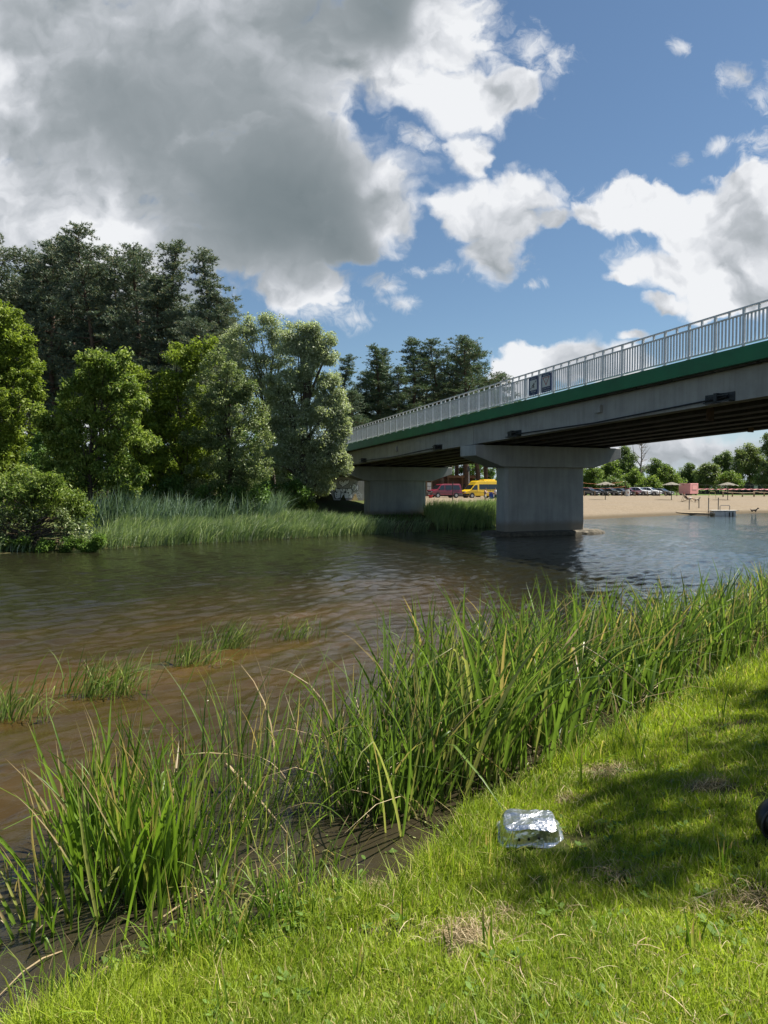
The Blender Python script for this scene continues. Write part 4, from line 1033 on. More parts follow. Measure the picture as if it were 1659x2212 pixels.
# ------------------------------------------------------------------ people and animals (one skinned surface each)
M['skin'] = mat('skin', (0.42, 0.25, 0.17), 0.5)
M['hair'] = mat('brown_hair', (0.045, 0.028, 0.018), 0.7, var=0.3, vscale=20)
def cloth(n, c): return mat(n, c, 0.85, var=0.18, vscale=6, bump=0.3, bscale=14)
def skinned(name, J, E, m, parent=None, root=0, sub=2):
    """J: list of (pos, radius); E: edges"""
    me = bpy.data.meshes.new(name); me.from_pydata([tuple(p) for p, r in J], E, [])
    o = bpy.data.objects.new(name, me); C.objects.link(o)
    sk = o.modifiers.new('skin', 'SKIN'); sb = o.modifiers.new('sub', 'SUBSURF'); sb.levels = sub; sb.render_levels = sub
    lay = me.skin_vertices[0].data
    for i, (p, r) in enumerate(J):
        lay[i].radius = (r if hasattr(r, '__len__') else (r, r)); lay[i].use_root = (i == root)
    dg = bpy.context.evaluated_depsgraph_get(); ev = bpy.data.meshes.new_from_object(o.evaluated_get(dg)); ev.name = name
    bpy.data.objects.remove(o); bpy.data.meshes.remove(me)
    ev.polygons.foreach_set('use_smooth', np.ones(len(ev.polygons), bool))
    return link(name, ev, m, parent)
def person(label, loc, rz, P, skinm, hairm, wear, group=None, hat=None, obj_z=0):
    """P: joint positions; facing +x, left is +y"""
    J, ix = [], {}
    def jn(k, r, p=None): ix[k] = len(J); J.append((Vector(p if p is not None else P[k]), r)); return ix[k]
    E = []
    jn('pelvis', (.135, .115)); jn('spine', (.125, .10)); jn('chest', (.145, .105)); jn('neck', .05); jn('head', .078)
    hv = (Vector(P['head']) - Vector(P['neck'])).normalized(); fd = Vector(P.get('face', (1, 0, 0)))
    jn('crown', .075, Vector(P['head']) + hv * .09); jn('nose', .02, Vector(P['head']) + fd * .095)
    sd = hv.cross(fd).normalized()
    E += [(0, 1), (1, 2), (2, 3), (3, 4), (4, 5), (4, 6)]
    for q, sg in (('l', 1), ('r', -1)):
        jn(q + 'ear', .018, Vector(P['head']) + sd * sg * .085); E.append((ix['head'], ix[q + 'ear']))
        jn(q + 'sho', .055); jn(q + 'elb', .04); jn(q + 'wri', .027)
        E += [(ix['chest'], ix[q + 'sho']), (ix[q + 'sho'], ix[q + 'elb']), (ix[q + 'elb'], ix[q + 'wri'])]
        d = (Vector(P[q + 'wri']) - Vector(P[q + 'elb'])).normalized(); w = Vector(P[q + 'wri'])
        jn(q + 'palm', (.034, .018), w + d * .06); E.append((ix[q + 'wri'], ix[q + 'palm']))
        across = d.cross(Vector((0, 0, 1)));  across = across.normalized() if across.length > .1 else Vector((1, 0, 0))
        for k, ln in enumerate((.070, .080, .075, .060)):
            a = jn(q + 'f%d' % k, .010, w + d * .10 + across * (k - 1.5) * .019); c_ = jn(q + 'g%d' % k, .007, w + d * (.10 + ln) + across * (k - 1.5) * .021 + Vector((0, 0, -.012)))
            E += [(ix[q + 'palm'], a), (a, c_)]
        a = jn(q + 'th', .010, w + d * .085 - across * .055); E.append((ix[q + 'palm'], a))
        jn(q + 'hip', .095); jn(q + 'kne', .06); jn(q + 'ank', .038); jn(q + 'toe', .030)
        E += [(0, ix[q + 'hip']), (ix[q + 'hip'], ix[q + 'kne']), (ix[q + 'kne'], ix[q + 'ank']), (ix[q + 'ank'], ix[q + 'toe'])]
    o = skinned('person', J, E, skinm)
    o.location = loc; o.rotation_euler = (0, 0, rz); setp(o, label, 'person', group)
    mid = lambda a, b_, t: Vector(P[a]).lerp(Vector(P[b_]), t)
    # hair cap
    hb = MB(); hp = Vector(P['head']) + hv * .055 - fd * .018; hb.ball(hp, (.096, .092, .092), 14, 10)
    hb.build('hair' if not hat else 'red_cap', hat or hairm, o, smooth=True)
    if hat: MB().ball(hp + fd * .09 - hv * .01, (.07, .07, .014)).build('cap_brim', hat, o, smooth=True)
    for part, mm in wear.items():
        if part in ('shirt', 'vest', 'long_sleeved_top'):
            K = [(Vector(P['pelvis']) + Vector((0, 0, 0.0)), (.172, .150)), (P['spine'], (.165, .142)), (P['chest'], (.185, .148)), (mid('chest', 'neck', .55), .075)]; Ee = [(0, 1), (1, 2), (2, 3)]
            for q in 'lr':
                if part == 'vest': continue
                k0 = len(K); K.append((P[q + 'sho'], .068)); K.append((mid(q + 'sho', q + 'elb', .75 if part == 'shirt' else 1.0), .060)); Ee += [(2, k0), (k0, k0 + 1)]
                if part == 'long_sleeved_top': K.append((mid(q + 'elb', q + 'wri', .8), .045)); Ee.append((k0 + 1, k0 + 2))
            skinned(part, K, Ee, mm, o)
        if part in ('shorts', 'trousers'):
            K = [(Vector(P['pelvis']) + (Vector(P['spine']) - Vector(P['pelvis'])).normalized() * .05, (.168, .148)), (P['pelvis'], (.172, .150))]; Ee = [(0, 1)]
            for q in 'lr':
                k0 = len(K); K.append((P[q + 'hip'], .130)); K.append((mid(q + 'hip', q + 'kne', .85), .112)); Ee += [(1, k0), (k0, k0 + 1)]
            skinned(part, K, Ee, mm, o)
    return o
STAND = dict(pelvis=(0, 0, .92), spine=(0, 0, 1.10), chest=(.01, 0, 1.30), neck=(.01, 0, 1.46), head=(.03, 0, 1.56), lsho=(0, .19, 1.39), rsho=(0, -.19, 1.39),
             lelb=(.02, .25, 1.12), relb=(.02, -.25, 1.12), lwri=(.12, .24, .90), rwri=(.12, -.24, .90), lhip=(0, .10, .86), rhip=(0, -.10, .86), lkne=(.03, .11, .47), rkne=(.02, -.11, .47),
             lank=(-.01, .11, .08), rank=(0, -.11, .08), ltoe=(.15, .12, .03), rtoe=(.15, -.12, .03))
def pose(**k): d = dict(STAND); d.update(k); return d
g1 = at(1059.5, 1090, 82); z = float(far_z(g1.x, g1.y))
person('woman in a grey vest and pale shorts beside the minibus, holding up a blue towel', (g1.x - .62, g1.y, z - .01), R(-20),
       pose(lelb=(.22, .24, 1.20), lwri=(.46, .17, 1.22), relb=(.18, -.24, 1.16), rwri=(.44, -.16, 1.10), head=(.06, 0, 1.55), face=(.9, 0, -.43)), M['skin'], M['hair'],
       {'vest': cloth('grey_vest', (0.15, 0.165, 0.18)), 'shorts': cloth('pale_shorts', (0.40, 0.41, 0.34))}, 'people standing on the sand by the minibus')
person('person in a white shirt and dark green shorts standing beside the pier', (g1.x + .62, g1.y + .15, z - .01), R(195),
       pose(lelb=(.16, .27, 1.14), lwri=(.40, .20, 1.12), relb=(.10, -.28, 1.13), rwri=(.34, -.22, 1.05), pelvis=(-.04, 0, .92), head=(.07, 0, 1.55), face=(.92, 0, -.4)), M['skin'], M['hair'],
       {'shirt': cloth('white_shirt', (0.70, 0.70, 0.72)), 'shorts': cloth('green_shorts', (0.012, 0.07, 0.04))}, 'people standing on the sand by the minibus')
# the blue towel between them
def towel():
    V, Fc = [], []
    nx, nz = 9, 12
    for j in range(nz + 1):
        for i in range(nx + 1):
            a, c_ = i / nx, j / nz
            V.append((-0.22 + 0.46 * a + 0.10 * c_, 0.06 * math.sin(a * 9 + c_ * 2) * (0.3 + c_) + .02 * math.sin(c_ * 7), 1.26 - 0.80 * c_ - 0.06 * math.sin(a * 3.14)))
    for j in range(nz):
        for i in range(nx): k = j * (nx + 1) + i; Fc.append((k, k + 1, k + nx + 2, k + nx + 1))
    n = len(V); V2 = [(x, y + .012, z_) for x, y, z_ in V]
    o = MB().add(V + V2, Fc + [tuple(i + n for i in reversed(f)) for f in Fc]).build('towel', cloth('blue_towel', (0.03, 0.075, 0.33)), smooth=True)
    o.location = (g1.x, g1.y - .05, z - .01); setp(o, 'blue towel held up between the woman in grey and the person in white', 'towel')
towel()
# sunbather in a deckchair
wood = mat('pale_wood', (0.34, 0.25, 0.15), 0.7, var=0.3)
g2 = at(1484, 1085.5, 88); z2 = float(far_z(g2.x, g2.y)); HR = R(-8)
dc = thing('deckchair', 'wooden deckchair with a pale canvas on the beach, under a person in a red cap', 'deckchair', (g2.x, g2.y, z2), HR)
for sg in (1, -1):
    MB().tube([(-.62, sg * .30, 1.02), (.62, sg * .30, .02)], .022, 6).build('rail', wood, dc); MB().tube([(-.68, sg * .27, .02), (.55, sg * .27, .42)], .022, 6).build('leg', wood, dc)
    MB().tube([(-.33, sg * .33, .80), (-.62, sg * .33, .04)], .018, 6).build('prop', wood, dc)
cv_ = MB(); pts = [(-.62, 1.03), (-.48, .80), (-.28, .52), (-.05, .33), (.18, .27), (.36, .30), (.54, .40)]
cv_.add([(x, -.26, zz) for x, zz in pts] + [(x, .26, zz) for x, zz in pts], [(i, i + 1, i + 8, i + 7) for i in range(6)]); cv_.build('canvas', cloth('canvas', (0.62, 0.60, 0.56)), dc)
SIT = dict(pelvis=(.10, 0, .42), spine=(-.07, 0, .55), chest=(-.22, 0, .74), neck=(-.32, 0, .90), head=(-.33, 0, 1.02), face=(1, 0, 0), lsho=(-.26, .18, .82), rsho=(-.26, -.18, .82), lelb=(-.08, .26, .60), relb=(-.08, -.26, .60),
           lwri=(.14, .17, .56), rwri=(.14, -.17, .56), lhip=(.16, .10, .42), rhip=(.16, -.10, .42), lkne=(.58, .12, .52), rkne=(.58, -.12, .50), lank=(.98, .12, .16), rank=(.96, -.13, .13), ltoe=(1.10, .12, .16), rtoe=(1.09, -.13, .14))
person('person in a red cap, dark top and pale shorts lying back in the deckchair', (g2.x, g2.y, z2), HR, SIT, M['skin'], M['hair'],
       {'shirt': cloth('dark_top', (0.02, 0.02, 0.028)), 'shorts': cloth('white_shorts', (0.55, 0.53, 0.50))}, hat=cloth('red_cap', (0.22, 0.02, 0.02)))
def dog(label, loc, rz, m, k=1.0):
    J = [((-.28, 0, .42), .085), ((-.08, 0, .41), .085), ((.12, 0, .40), .11), ((.24, 0, .46), .085), ((.34, 0, .58), .06), ((.42, 0, .62), .06), ((.54, 0, .59), .032), ((.40, .05, .72), .018), ((.40, -.05, .72), .018)]
    E = [(0, 1), (1, 2), (2, 3), (3, 4), (4, 5), (5, 6), (5, 7), (5, 8)]
    for sg in (1, -1):
        i = len(J); J += [((.18, sg * .07, .34), .05), ((.16, sg * .07, .19), .028), ((.18, sg * .07, .02), .024)]; E += [(2, i), (i, i + 1), (i + 1, i + 2)]
        i = len(J); J += [((-.24, sg * .08, .34), .065), ((-.19, sg * .08, .22), .038), ((-.33, sg * .08, .13), .024), ((-.29, sg * .08, .02), .024)]; E += [(0, i), (i, i + 1), (i + 1, i + 2), (i + 2, i + 3)]
    i = len(J); J += [((-.38, 0, .46), .025), ((-.47, 0, .60), .014)]; E += [(0, i), (i, i + 1)]
    J = [(Vector(p) * k, r * k) for p, r in J]
    o = skinned('dog', J, E, m); o.location = loc; o.rotation_euler = (0, 0, rz); setp(o, label, 'dog')
g3 = at(1506, 1085.5, 86); dog('small pale dog standing on the sand at the feet of the deckchair', (g3.x, g3.y, float(far_z(g3.x, g3.y)) - .02), R(15), mat('pale_fur', (0.42, 0.36, 0.28), 0.9, var=0.4, vscale=8), .95)
g4 = gnd(1629, 1107.5, 0); dog('dark brown dog wading at the edge of the beach, right of the pontoon', (g4.x, g4.y, -.10), R(-12), mat('dark_fur', (0.022, 0.018, 0.016), 0.8), .85)

# ------------------------------------------------------------------ beach furniture
thatch = mat('thatch', (0.20, 0.185, 0.145), 0.95, var=0.5, vscale=9, bump=1.0, bscale=14)
dkpole = mat('dark_pole', (0.035, 0.045, 0.035), 0.7)
def parasol(px, py, D, label):
    p = at(px, py, D); z = float(far_z(p.x, p.y)); root = thing('beach_parasol', label, 'parasol', (p.x, p.y, z), 0, 'thatched beach parasols')
    rs = np.random.RandomState(int(px)); b = MB(); n = 40
    V = [(0, 0, 2.42)]; Fc = []
    for l, (r, zz) in enumerate(((.25, 2.36), (.75, 2.20), (1.20, 2.02), (1.22, 1.98))):
        for i in range(n):
            t = 6.2832 * i / n; q = r * (1 + (.05 * rs.randn() if l > 1 else 0)); V.append((q * math.cos(t), q * math.sin(t), zz + (.03 * rs.randn() if l > 1 else .012 * rs.randn())))
    for i in range(n): Fc.append((0, 1 + i, 1 + (i + 1) % n))
    for l in range(3):
        for i in range(n): a = 1 + l * n; Fc.append((a + i, a + n + i, a + n + (i + 1) % n, a + (i + 1) % n))
    b.add(V, Fc).build('thatched_roof', thatch, root)
    MB().tube([(0, 0, -.3), (0, 0, 2.34)], .05, 8).build('pole', dkpole, root)
    for k in range(8):
        t = k * .785; MB().tube([(0, 0, 2.30), (1.12 * math.cos(t), 1.12 * math.sin(t), 1.98)], .015, 4).build('rib', dkpole, root)
    if px > 1400: MB().cyl((0, 0, .75), (0, 0, 1), .36, .03, 16).build('table_ring', dkpole, root)
parasol(1307.5, 1080, 96, 'thatched parasol nearest the pier, on the sand in front of the dark cars'); parasol(1450.4, 1078.6, 97, 'thatched parasol just left of the pink kiosk'); parasol(1571.9, 1077.8, 98, 'thatched parasol right of the pink kiosk, by the wooden racks')
# pink kiosk
pk = at(1487, 1067.5, 150); zk = float(far_z(pk.x, pk.y)); pink = mat('pink_cladding', (0.80, 0.37, 0.36), 0.6, var=0.06)
ks = thing('kiosk', 'pink trailer kiosk with a closed shutter standing at the back of the beach', 'kiosk', (pk.x, pk.y, zk), R(38)); ks.scale = (1.12, 1.12, .95)
b = MB(); b.box(-1.45, 1.45, -1.15, 1.15, .30, 2.62); b.build('body', pink, ks, bevel=0.03)
for k in range(12): pass
s_ = MB()
for k in range(11): s_.box(-1.44, 1.44, -1.162, -1.152, .45 + k * .195, .46 + k * .195)
s_.build('cladding_seam', mat('pink_seam', (0.45, 0.15, 0.14), 0.7), ks)
MB().box(-.75, .80, -1.19, -1.165, 1.25, 2.25).build('shutter', mat('pale_pink', (0.70, 0.33, 0.31), 0.6), ks)
fr = MB(); fr.box(-.80, .85, -1.195, -1.166, 2.251, 2.29).box(-.80, .85, -1.195, -1.166, 1.21, 1.249); fr.build('shutter_frame', M['bump'], ks)
MB().tube([(-1.462, .2 + .13 * math.cos(t), 2.35 + .13 * math.sin(t)) for t in np.linspace(0, 6.28, 14)], .02, 5).build('vent_ring', M['grille'], ks)
for x in (-.9, .9):
    MB().cyl((x, -1.0, .22), (0, 1, 0), .24, .16, 14).build('wheel', M['tyre'], ks); MB().cyl((x, 1.0, .22), (0, 1, 0), .24, .16, 14).build('wheel', M['tyre'], ks)
MB().box(-1.3, 1.3, -.95, .95, .12, .298).build('chassis', M['grille'], ks)
MB().box(-1.35, -1.2, -.9, .9, 0, .12).build('step', M['bump'], ks)
# long dark building
pb = at(1620, 1060, 188); zb = float(far_z(pb.x, pb.y))
bd = thing('dark_building', 'long low black clad building behind the pink covers', 'building', (pb.x, pb.y, zb), R(-6))
blkclad = mat('black_cladding', (0.022, 0.026, 0.030), 0.7, var=0.3)
MB().box(-4.1, 4.1, -1.6, 1.6, 0, 2.95).build('wall', blkclad, bd); MB().box(-4.2, 4.2, -1.7, 1.7, 2.952, 3.08).build('roof', M['darksteel'], bd)
w_ = MB(); w_.box(.35, 1.3, -1.64, -1.605, .9, 2.15); wn = w_.build('window', mat('pale_blind', (0.42, 0.44, 0.45), 0.5), bd)
for k in range(8): pass
s_ = MB()
for k in range(9): s_.box(-4.08, 4.08, -1.612, -1.602, .3 + k * .3, .315 + k * .3)
s_.build('cladding_seam', M['grille'], bd)
MB().box(3.2, 3.28, -1.66, -1.605, .1, 2.4).build('downpipe', M['bump'], bd); MB().box(2.0, 2.9, -1.63, -1.603, .05, 2.1).build('door', mat('dark_door', (0.035, 0.04, 0.045), 0.5), bd)
# row of pink covered boats
pinkc = mat('pink_cover', (0.62, 0.26, 0.26), 0.6, var=0.2, vscale=1.5)
def covered_boat():
    root = thing('covered_boat', 'pink canopy over dark seats, one of a low row behind the wire fence', 'pedal boat', (0, 0, 0), 0, 'pink covered boats in a row behind the wire fence')
    V, Fc = [], []; nx, ny = 8, 5
    for j in range(ny + 1):
        for i in range(nx + 1):
            x, y = -1 + 2 * i / nx, -1 + 2 * j / ny; V.append((x * .78, y * 1.0, 1.12 + .16 * (1 - x * x) + .05 * (1 - y * y) + .02 * math.sin(7 * x + 3 * y)))
    for j in range(ny):
        for i in range(nx): k = j * (nx + 1) + i; Fc.append((k, k + 1, k + nx + 2, k + nx + 1))
    n = len(V); MB().add(V + [(x, y, z_ - .10) for x, y, z_ in V], Fc + [tuple(i + n for i in reversed(f)) for f in Fc] + [(i, i + n, i + 1 + n, i + 1) for i in range(nx)]).build('canopy', pinkc, root)
    for x in (-.68, .68):
        for y in (-.85, .85): MB().tube([(x, y, .2), (x, y, 1.15)], .025, 5).build('post', M['grille'], root)
    for x in (-.42, .1, .46): MB().box(x - .18, x + .18, -.9, -.45, .35, .85).build('seat', M['grille'], root, bevel=.05)
    MB().box(-.72, .72, -1.0, 1.0, .05, .38).build('hull', mat('dark_hull', (0.03, 0.022, 0.022), 0.5), root, bevel=.06)
    return root
cb0 = covered_boat()
for k in range(12):
    px = 1514 + k * 13.4; p = at(px, 1064, 172 - k * 1.2)
    o = cb0 if k == 0 else copy_tree(cb0)
    o.location = (p.x, p.y, float(far_z(p.x, p.y))); o.rotation_euler = (0, 0, R(-6))
# wire fence in front of the boats
fe = thing('wire_fence', 'wire fence on thin posts in front of the pink covered boats', 'fence', (0, 0, 0))
pf = []
for k, px in enumerate((1500, 1524, 1548.5, 1572, 1597, 1621, 1645, 1668)):
    p = at(px, 1065, 158); z = float(far_z(p.x, p.y)); pf.append((p.x, p.y, z)); MB().tube([(p.x, p.y, z - .2), (p.x, p.y, z + 2.3)], .028, 5).build('post', M['bump'], fe)
w_ = MB()
for h in (1.2, 2.2): w_.tube([(x, y, z + h) for x, y, z in pf], .006, 4)
w_.build('wire', M['bump'], fe)
# wooden racks on the sand
def rack(x0, y0, x1, y1, D, label):
    p0, p1 = at(x0, 1073, D), at(x1, 1073, D + 4); z = float(far_z(p0.x, p0.y)) ; root = thing('wooden_rack', label, 'rack', (p0.x, p0.y, z), 0, 'low wooden racks on the sand')
    L = p1.x - p0.x
    for x, y, h in ((0, 0, .85), (L * .45, 2.2, .62), (L * .58, .2, .60), (L, 1.2, .62)): MB().box(x - .09, x + .09, y - .09, y + .09, -.3, h).build('post', wood, root)
    MB().tube([(-.2, -.05, .90), (L * .75, 2.5, .66)], .06, 6).build('beam', wood, root); MB().tube([(.1, .05, .87), (L * .62, .22, .66)], .06, 6).build('beam', wood, root); MB().tube([(L * .5, .1, .67), (L + .2, 1.25, .69)], .06, 6).build('beam', wood, root)
    MB().tube([(L * .3, 2.2, .70), (L + .1, 1.5, .70)], .05, 6).build('beam', wood, root)
rack(1562, 0, 1611, 0, 124, 'wooden beam rack on short posts right beside the third parasol'); rack(1629, 0, 1682, 0, 126, 'wooden beam rack on short posts cut off by the right edge')
# small folding easel
pe = at(1539, 1077, 108); ze = float(far_z(pe.x, pe.y)); ea = thing('sand_swing', 'small leaning frame of yellowish rods on the sand behind the pontoon', 'frame', (pe.x, pe.y, ze))
for a, b_ in (((-.65, 0, 0), (-.35, .1, 1.0)), ((.55, 0, 0), (.4, .1, 1.0)), ((-.35, .1, 1.0), (.4, .1, 1.0)), ((-.65, 0, .02), (-.1, .5, .6))): MB().tube([a, b_], .03, 6).build('rod', mat('yellow_rod', (0.34, 0.30, 0.12), 0.6), ea)
# pontoon, gangway, posts
pp = gnd(1561, 1113.3, 0); po = thing('pontoon', 'floating pontoon of pale grey plastic blocks with a handrail loop', 'pontoon', (pp.x, pp.y, 0), R(-4))
grp = mat('grey_plastic', (0.66, 0.66, 0.65), 0.55, var=0.25, vscale=4)
for k in range(2):
    MB().box(-.95 + k * .96, -.01 + k * .96, -.5, .5, -.2, .40).build('float_block', grp, po, bevel=.05)
MB().box(-1.1, 1.15, -.55, .55, .41, .46).build('deck', mat('pale_deck', (0.5, 0.48, 0.44), 0.7), po)
MB().tube([(-.12, .3, .4), (-.12, .3, .82), (-.06, .3, .88), (.66, .3, .88), (.72, .3, .82), (.72, .3, .4)], .03, 8).build('handrail', M['bump'], po)
for x in (.38, .66): MB().box(x - .05, x + .05, -.53, -.505, -.05, .3).build('cleat', M['grille'], po)
ra = gnd(1461, 1098, .55); rb = gnd(1541, 1112, .06)
gw = thing('gangway', 'sandy plank gangway sloping from the beach down to the pontoon', 'gangway', (0, 0, 0))
V = []; N = 10
for i in range(N + 1):
    t = i / N; p = Vector(ra).lerp(Vector(rb), t); z = max(float(far_z(p.x, p.y)) + .07, .20)
    V += [(p.x - .1, p.y - .55, z), (p.x + .25, p.y + .75, z), (p.x - .1, p.y - .55, z - .16), (p.x + .25, p.y + .75, z - .16)]
Fc = []
for i in range(N): a = 4 * i; Fc += [(a, a + 1, a + 5, a + 4), (a + 2, a + 6, a + 7, a + 3), (a, a + 4, a + 6, a + 2), (a + 1, a + 3, a + 7, a + 5)]
MB().add(V, Fc + [(0, 2, 3, 1), (4 * N, 4 * N + 1, 4 * N + 3, 4 * N + 2)]).build('planking', mat('sandy_planks', (0.40, 0.31, 0.20), 0.9, var=0.3), gw)
for k, (px, pb_, pt) in enumerate(((1488.6, 1104, 1079), (1509.6, 1102, 1076), (1530.4, 1109, 1077), (1551.4, 1104, 1076))):
    p = gnd(px, pb_, .15); hgt = (pb_ - pt) / F * p.y
    setp(MB().tube([(p.x, p.y, -.8), (p.x, p.y, .15 + hgt)], .045, 8).tube([(p.x, p.y, .13 + hgt), (p.x, p.y, .19 + hgt)], .06, 8).build('mooring_post', M['bump']), ('first', 'second', 'third', 'fourth')[k] + ' from the left of the four grey mooring posts along the gangway', 'post', 'mooring posts along the gangway')
# row of short posts with a rope in front of the cars, white bin, orange lines
cf = thing('rope_fence', 'low post fence with a sagging rope in front of the parked cars', 'fence', (0, 0, 0)); pf = []
for px in (1262, 1285, 1315, 1343, 1372, 1399, 1425, 1437, 1462):
    p = at(px, 1070.5, 134); z = float(far_z(p.x, p.y)); pf.append(Vector((p.x, p.y, z))); MB().box(p.x - .07, p.x + .07, p.y - .07, p.y + .07, z - .2, z + .95).build('post', wood, cf)
r_ = []
for a, b_ in zip(pf[:-1], pf[1:]):
    for t in (0, .25, .5, .75): q = a.lerp(b_, t); r_.append((q.x, q.y - .075, q.z + .85 - .12 * math.sin(3.14 * t)))
MB().tube(r_, .025, 5).build('rope', M['bump'], cf)
p = at(1355.5, 1071.5, 131); z = float(far_z(p.x, p.y)); bn = thing('litter_bin', 'white litter bin standing at the edge of the sand before the red car', 'bin', (p.x, p.y, z))
MB().lathe([(.30, -.05), (.34, .1), (.36, 1.15), (.33, 1.2)], 16).build('drum', mat('white_plastic', (0.68, 0.68, 0.66), 0.5, var=.1), bn); MB().box(-.12, .15, -.39, -.35, .55, .8).build('sticker', mat('pale_red', (0.5, 0.3, 0.26), 0.6), bn)
orng = mat('orange_rope', (0.35, 0.12, 0.05), 0.8)
for k, (y_, x1, lb) in enumerate(((1042.5, 1345, 'upper'), (1052.5, 1350, 'lower'))):
    a, c_ = at(1255, y_, 122), at(x1, y_ - 2, 138)
    o = MB().tube([tuple(a.lerp(c_, t) + Vector((0, 0, -.35 * math.sin(3.14 * t)))) for t in np.linspace(0, 1, 12)], .02, 5).build('orange_line', orng); setp(o, lb + ' of two orange lines strung above the dark cars right of the pier', 'rope', 'orange lines strung above the cars')
for px, D in ((1254, 121.9), (1351, 138.2)):
    p = at(px, 1070, D); z = float(far_z(p.x, p.y)); o = MB().tube([(p.x, p.y, z - .2), (p.x, p.y, z + 2.9)], .05, 6).build('line_pole', M['rust']); setp(o, 'thin rusty pole holding the orange lines ' + ('behind the pier edge' if px < 1300 else 'above the steel blue car'), 'pole')

# ------------------------------------------------------------------ things round the vans
p = at(930, 1074, 96); z = float(far_z(p.x, p.y)); tb = thing('red_tub', 'bright red plastic tub on the grass in front of the red van', 'tub', (p.x, p.y, z))
rp = mat('red_plastic', (0.42, 0.012, 0.025), 0.4)
MB().lathe([(.22, 0), (.30, .36), (.34, .37), (.34, .41), (.27, .41), (.2, .06)], 18).build('bowl', rp, tb)
for sg in (1, -1): MB().tube([(sg * .33, -.1, .38), (sg * .42, 0, .36), (sg * .33, .1, .38)], .02, 6).build('handle', rp, tb)
p = at(978, 1084, 84); z = float(far_z(p.x, p.y)); o = MB().tube([(p.x, p.y, z - .4), (p.x, p.y, at(978, 1041, 84).z)], .055, 8).build('steel_post', M['darksteel']); setp(o, 'thin dark upright post standing in front of the red van', 'post')
p = at(1013, 1070, 112); z = float(far_z(p.x, p.y)); sg_ = thing('road_sign', 'round road sign seen edge on above the yellow minibus', 'sign', (p.x, p.y, z))
MB().tube([(0, 0, 0), (0, 0, 4.9)], .04, 8).build('pole', M['galv'], sg_); MB().cyl((-.06, -.05, 4.45), (1, .35, 0), .45, .03, 24).build('disc', M['bump'], sg_)
p = at(927, 1072, 106); z = float(far_z(p.x, p.y)); nb = thing('notice_board', 'roofed notice board with white sheets beside the front of the red van', 'notice board', (p.x, p.y, z), R(10))
for x in (-.38, .38): MB().box(x - .05, x + .05, -.05, .05, 0, 2.3).build('post', wood, nb)
MB().box(-.32, .32, -.03, .03, .9, 2.15).build('panel', M['grille'], nb); MB().prism([(-.6, 2.3), (.6, 2.3), (.5, 2.42), (-.5, 2.42)], lambda q, sd: (q[0], -.3 + .6 * sd, q[1])).build('roof', wood, nb)
for x0, x1, z0, z1 in ((-.29, -.02, 1.0, 1.5), (.02, .29, 1.0, 1.5), (-.29, .29, 1.56, 2.1)): MB().box(x0, x1, -.040, -.033, z0, z1).build('sheet', M['plate'], nb)
# brown timber hut behind the vans
ph = at(975, 1068, 122); zh = float(far_z(ph.x, ph.y)); hut = thing('timber_hut', 'brown timber hut with a flat roof under the pines behind the vans', 'hut', (ph.x, ph.y, zh), R(4))
hw_ = mat('brown_boards', (0.19, 0.095, 0.048), 0.8, var=0.35, vscale=2.5); hl = mat('light_fascia', (0.30, 0.155, 0.075), 0.75, var=0.2)
hwl = MB().box(-4.6, 3.4, -2, 2, 0, 3.05).build('wall', hw_, hut)
s_ = MB()
for k in range(15): s_.box(-4.58, 3.38, -2.012, -2.002, .15 + k * .19, .165 + k * .19)
s_.build('board_seam', M['grille'], hut)
rf = MB().box(-1.2, 4.3, -2.9, 2.5, 3.06, 3.46).build('roof', hl, hut); MB().prism([(-4.9, 3.06), (-1.3, 3.06), (-1.3, 4.6), (-3.1, 5.2)], lambda q, sd: (q[0], -2.2 + 4.5 * sd, q[1])).build('gable', mat('red_roof', (0.24, 0.07, 0.045), 0.8, var=.3), hut)
for x in (-1.0, 1.4, 4.0): MB().box(x - .1, x + .1, -2.8, -2.6, 0, 3.06).build('post', hl, hut)
for x in (-.5, .5, 2.3): MB().box(x - .28, x + .28, -2.05, -2.006, 1.2, 2.0).build('window', M['plate'] if x < 0 else M['glass'], hut)
MB().box(1.2, 1.9, -2.04, -2.006, .05, 2.0).build('door', M['grille'], hut)

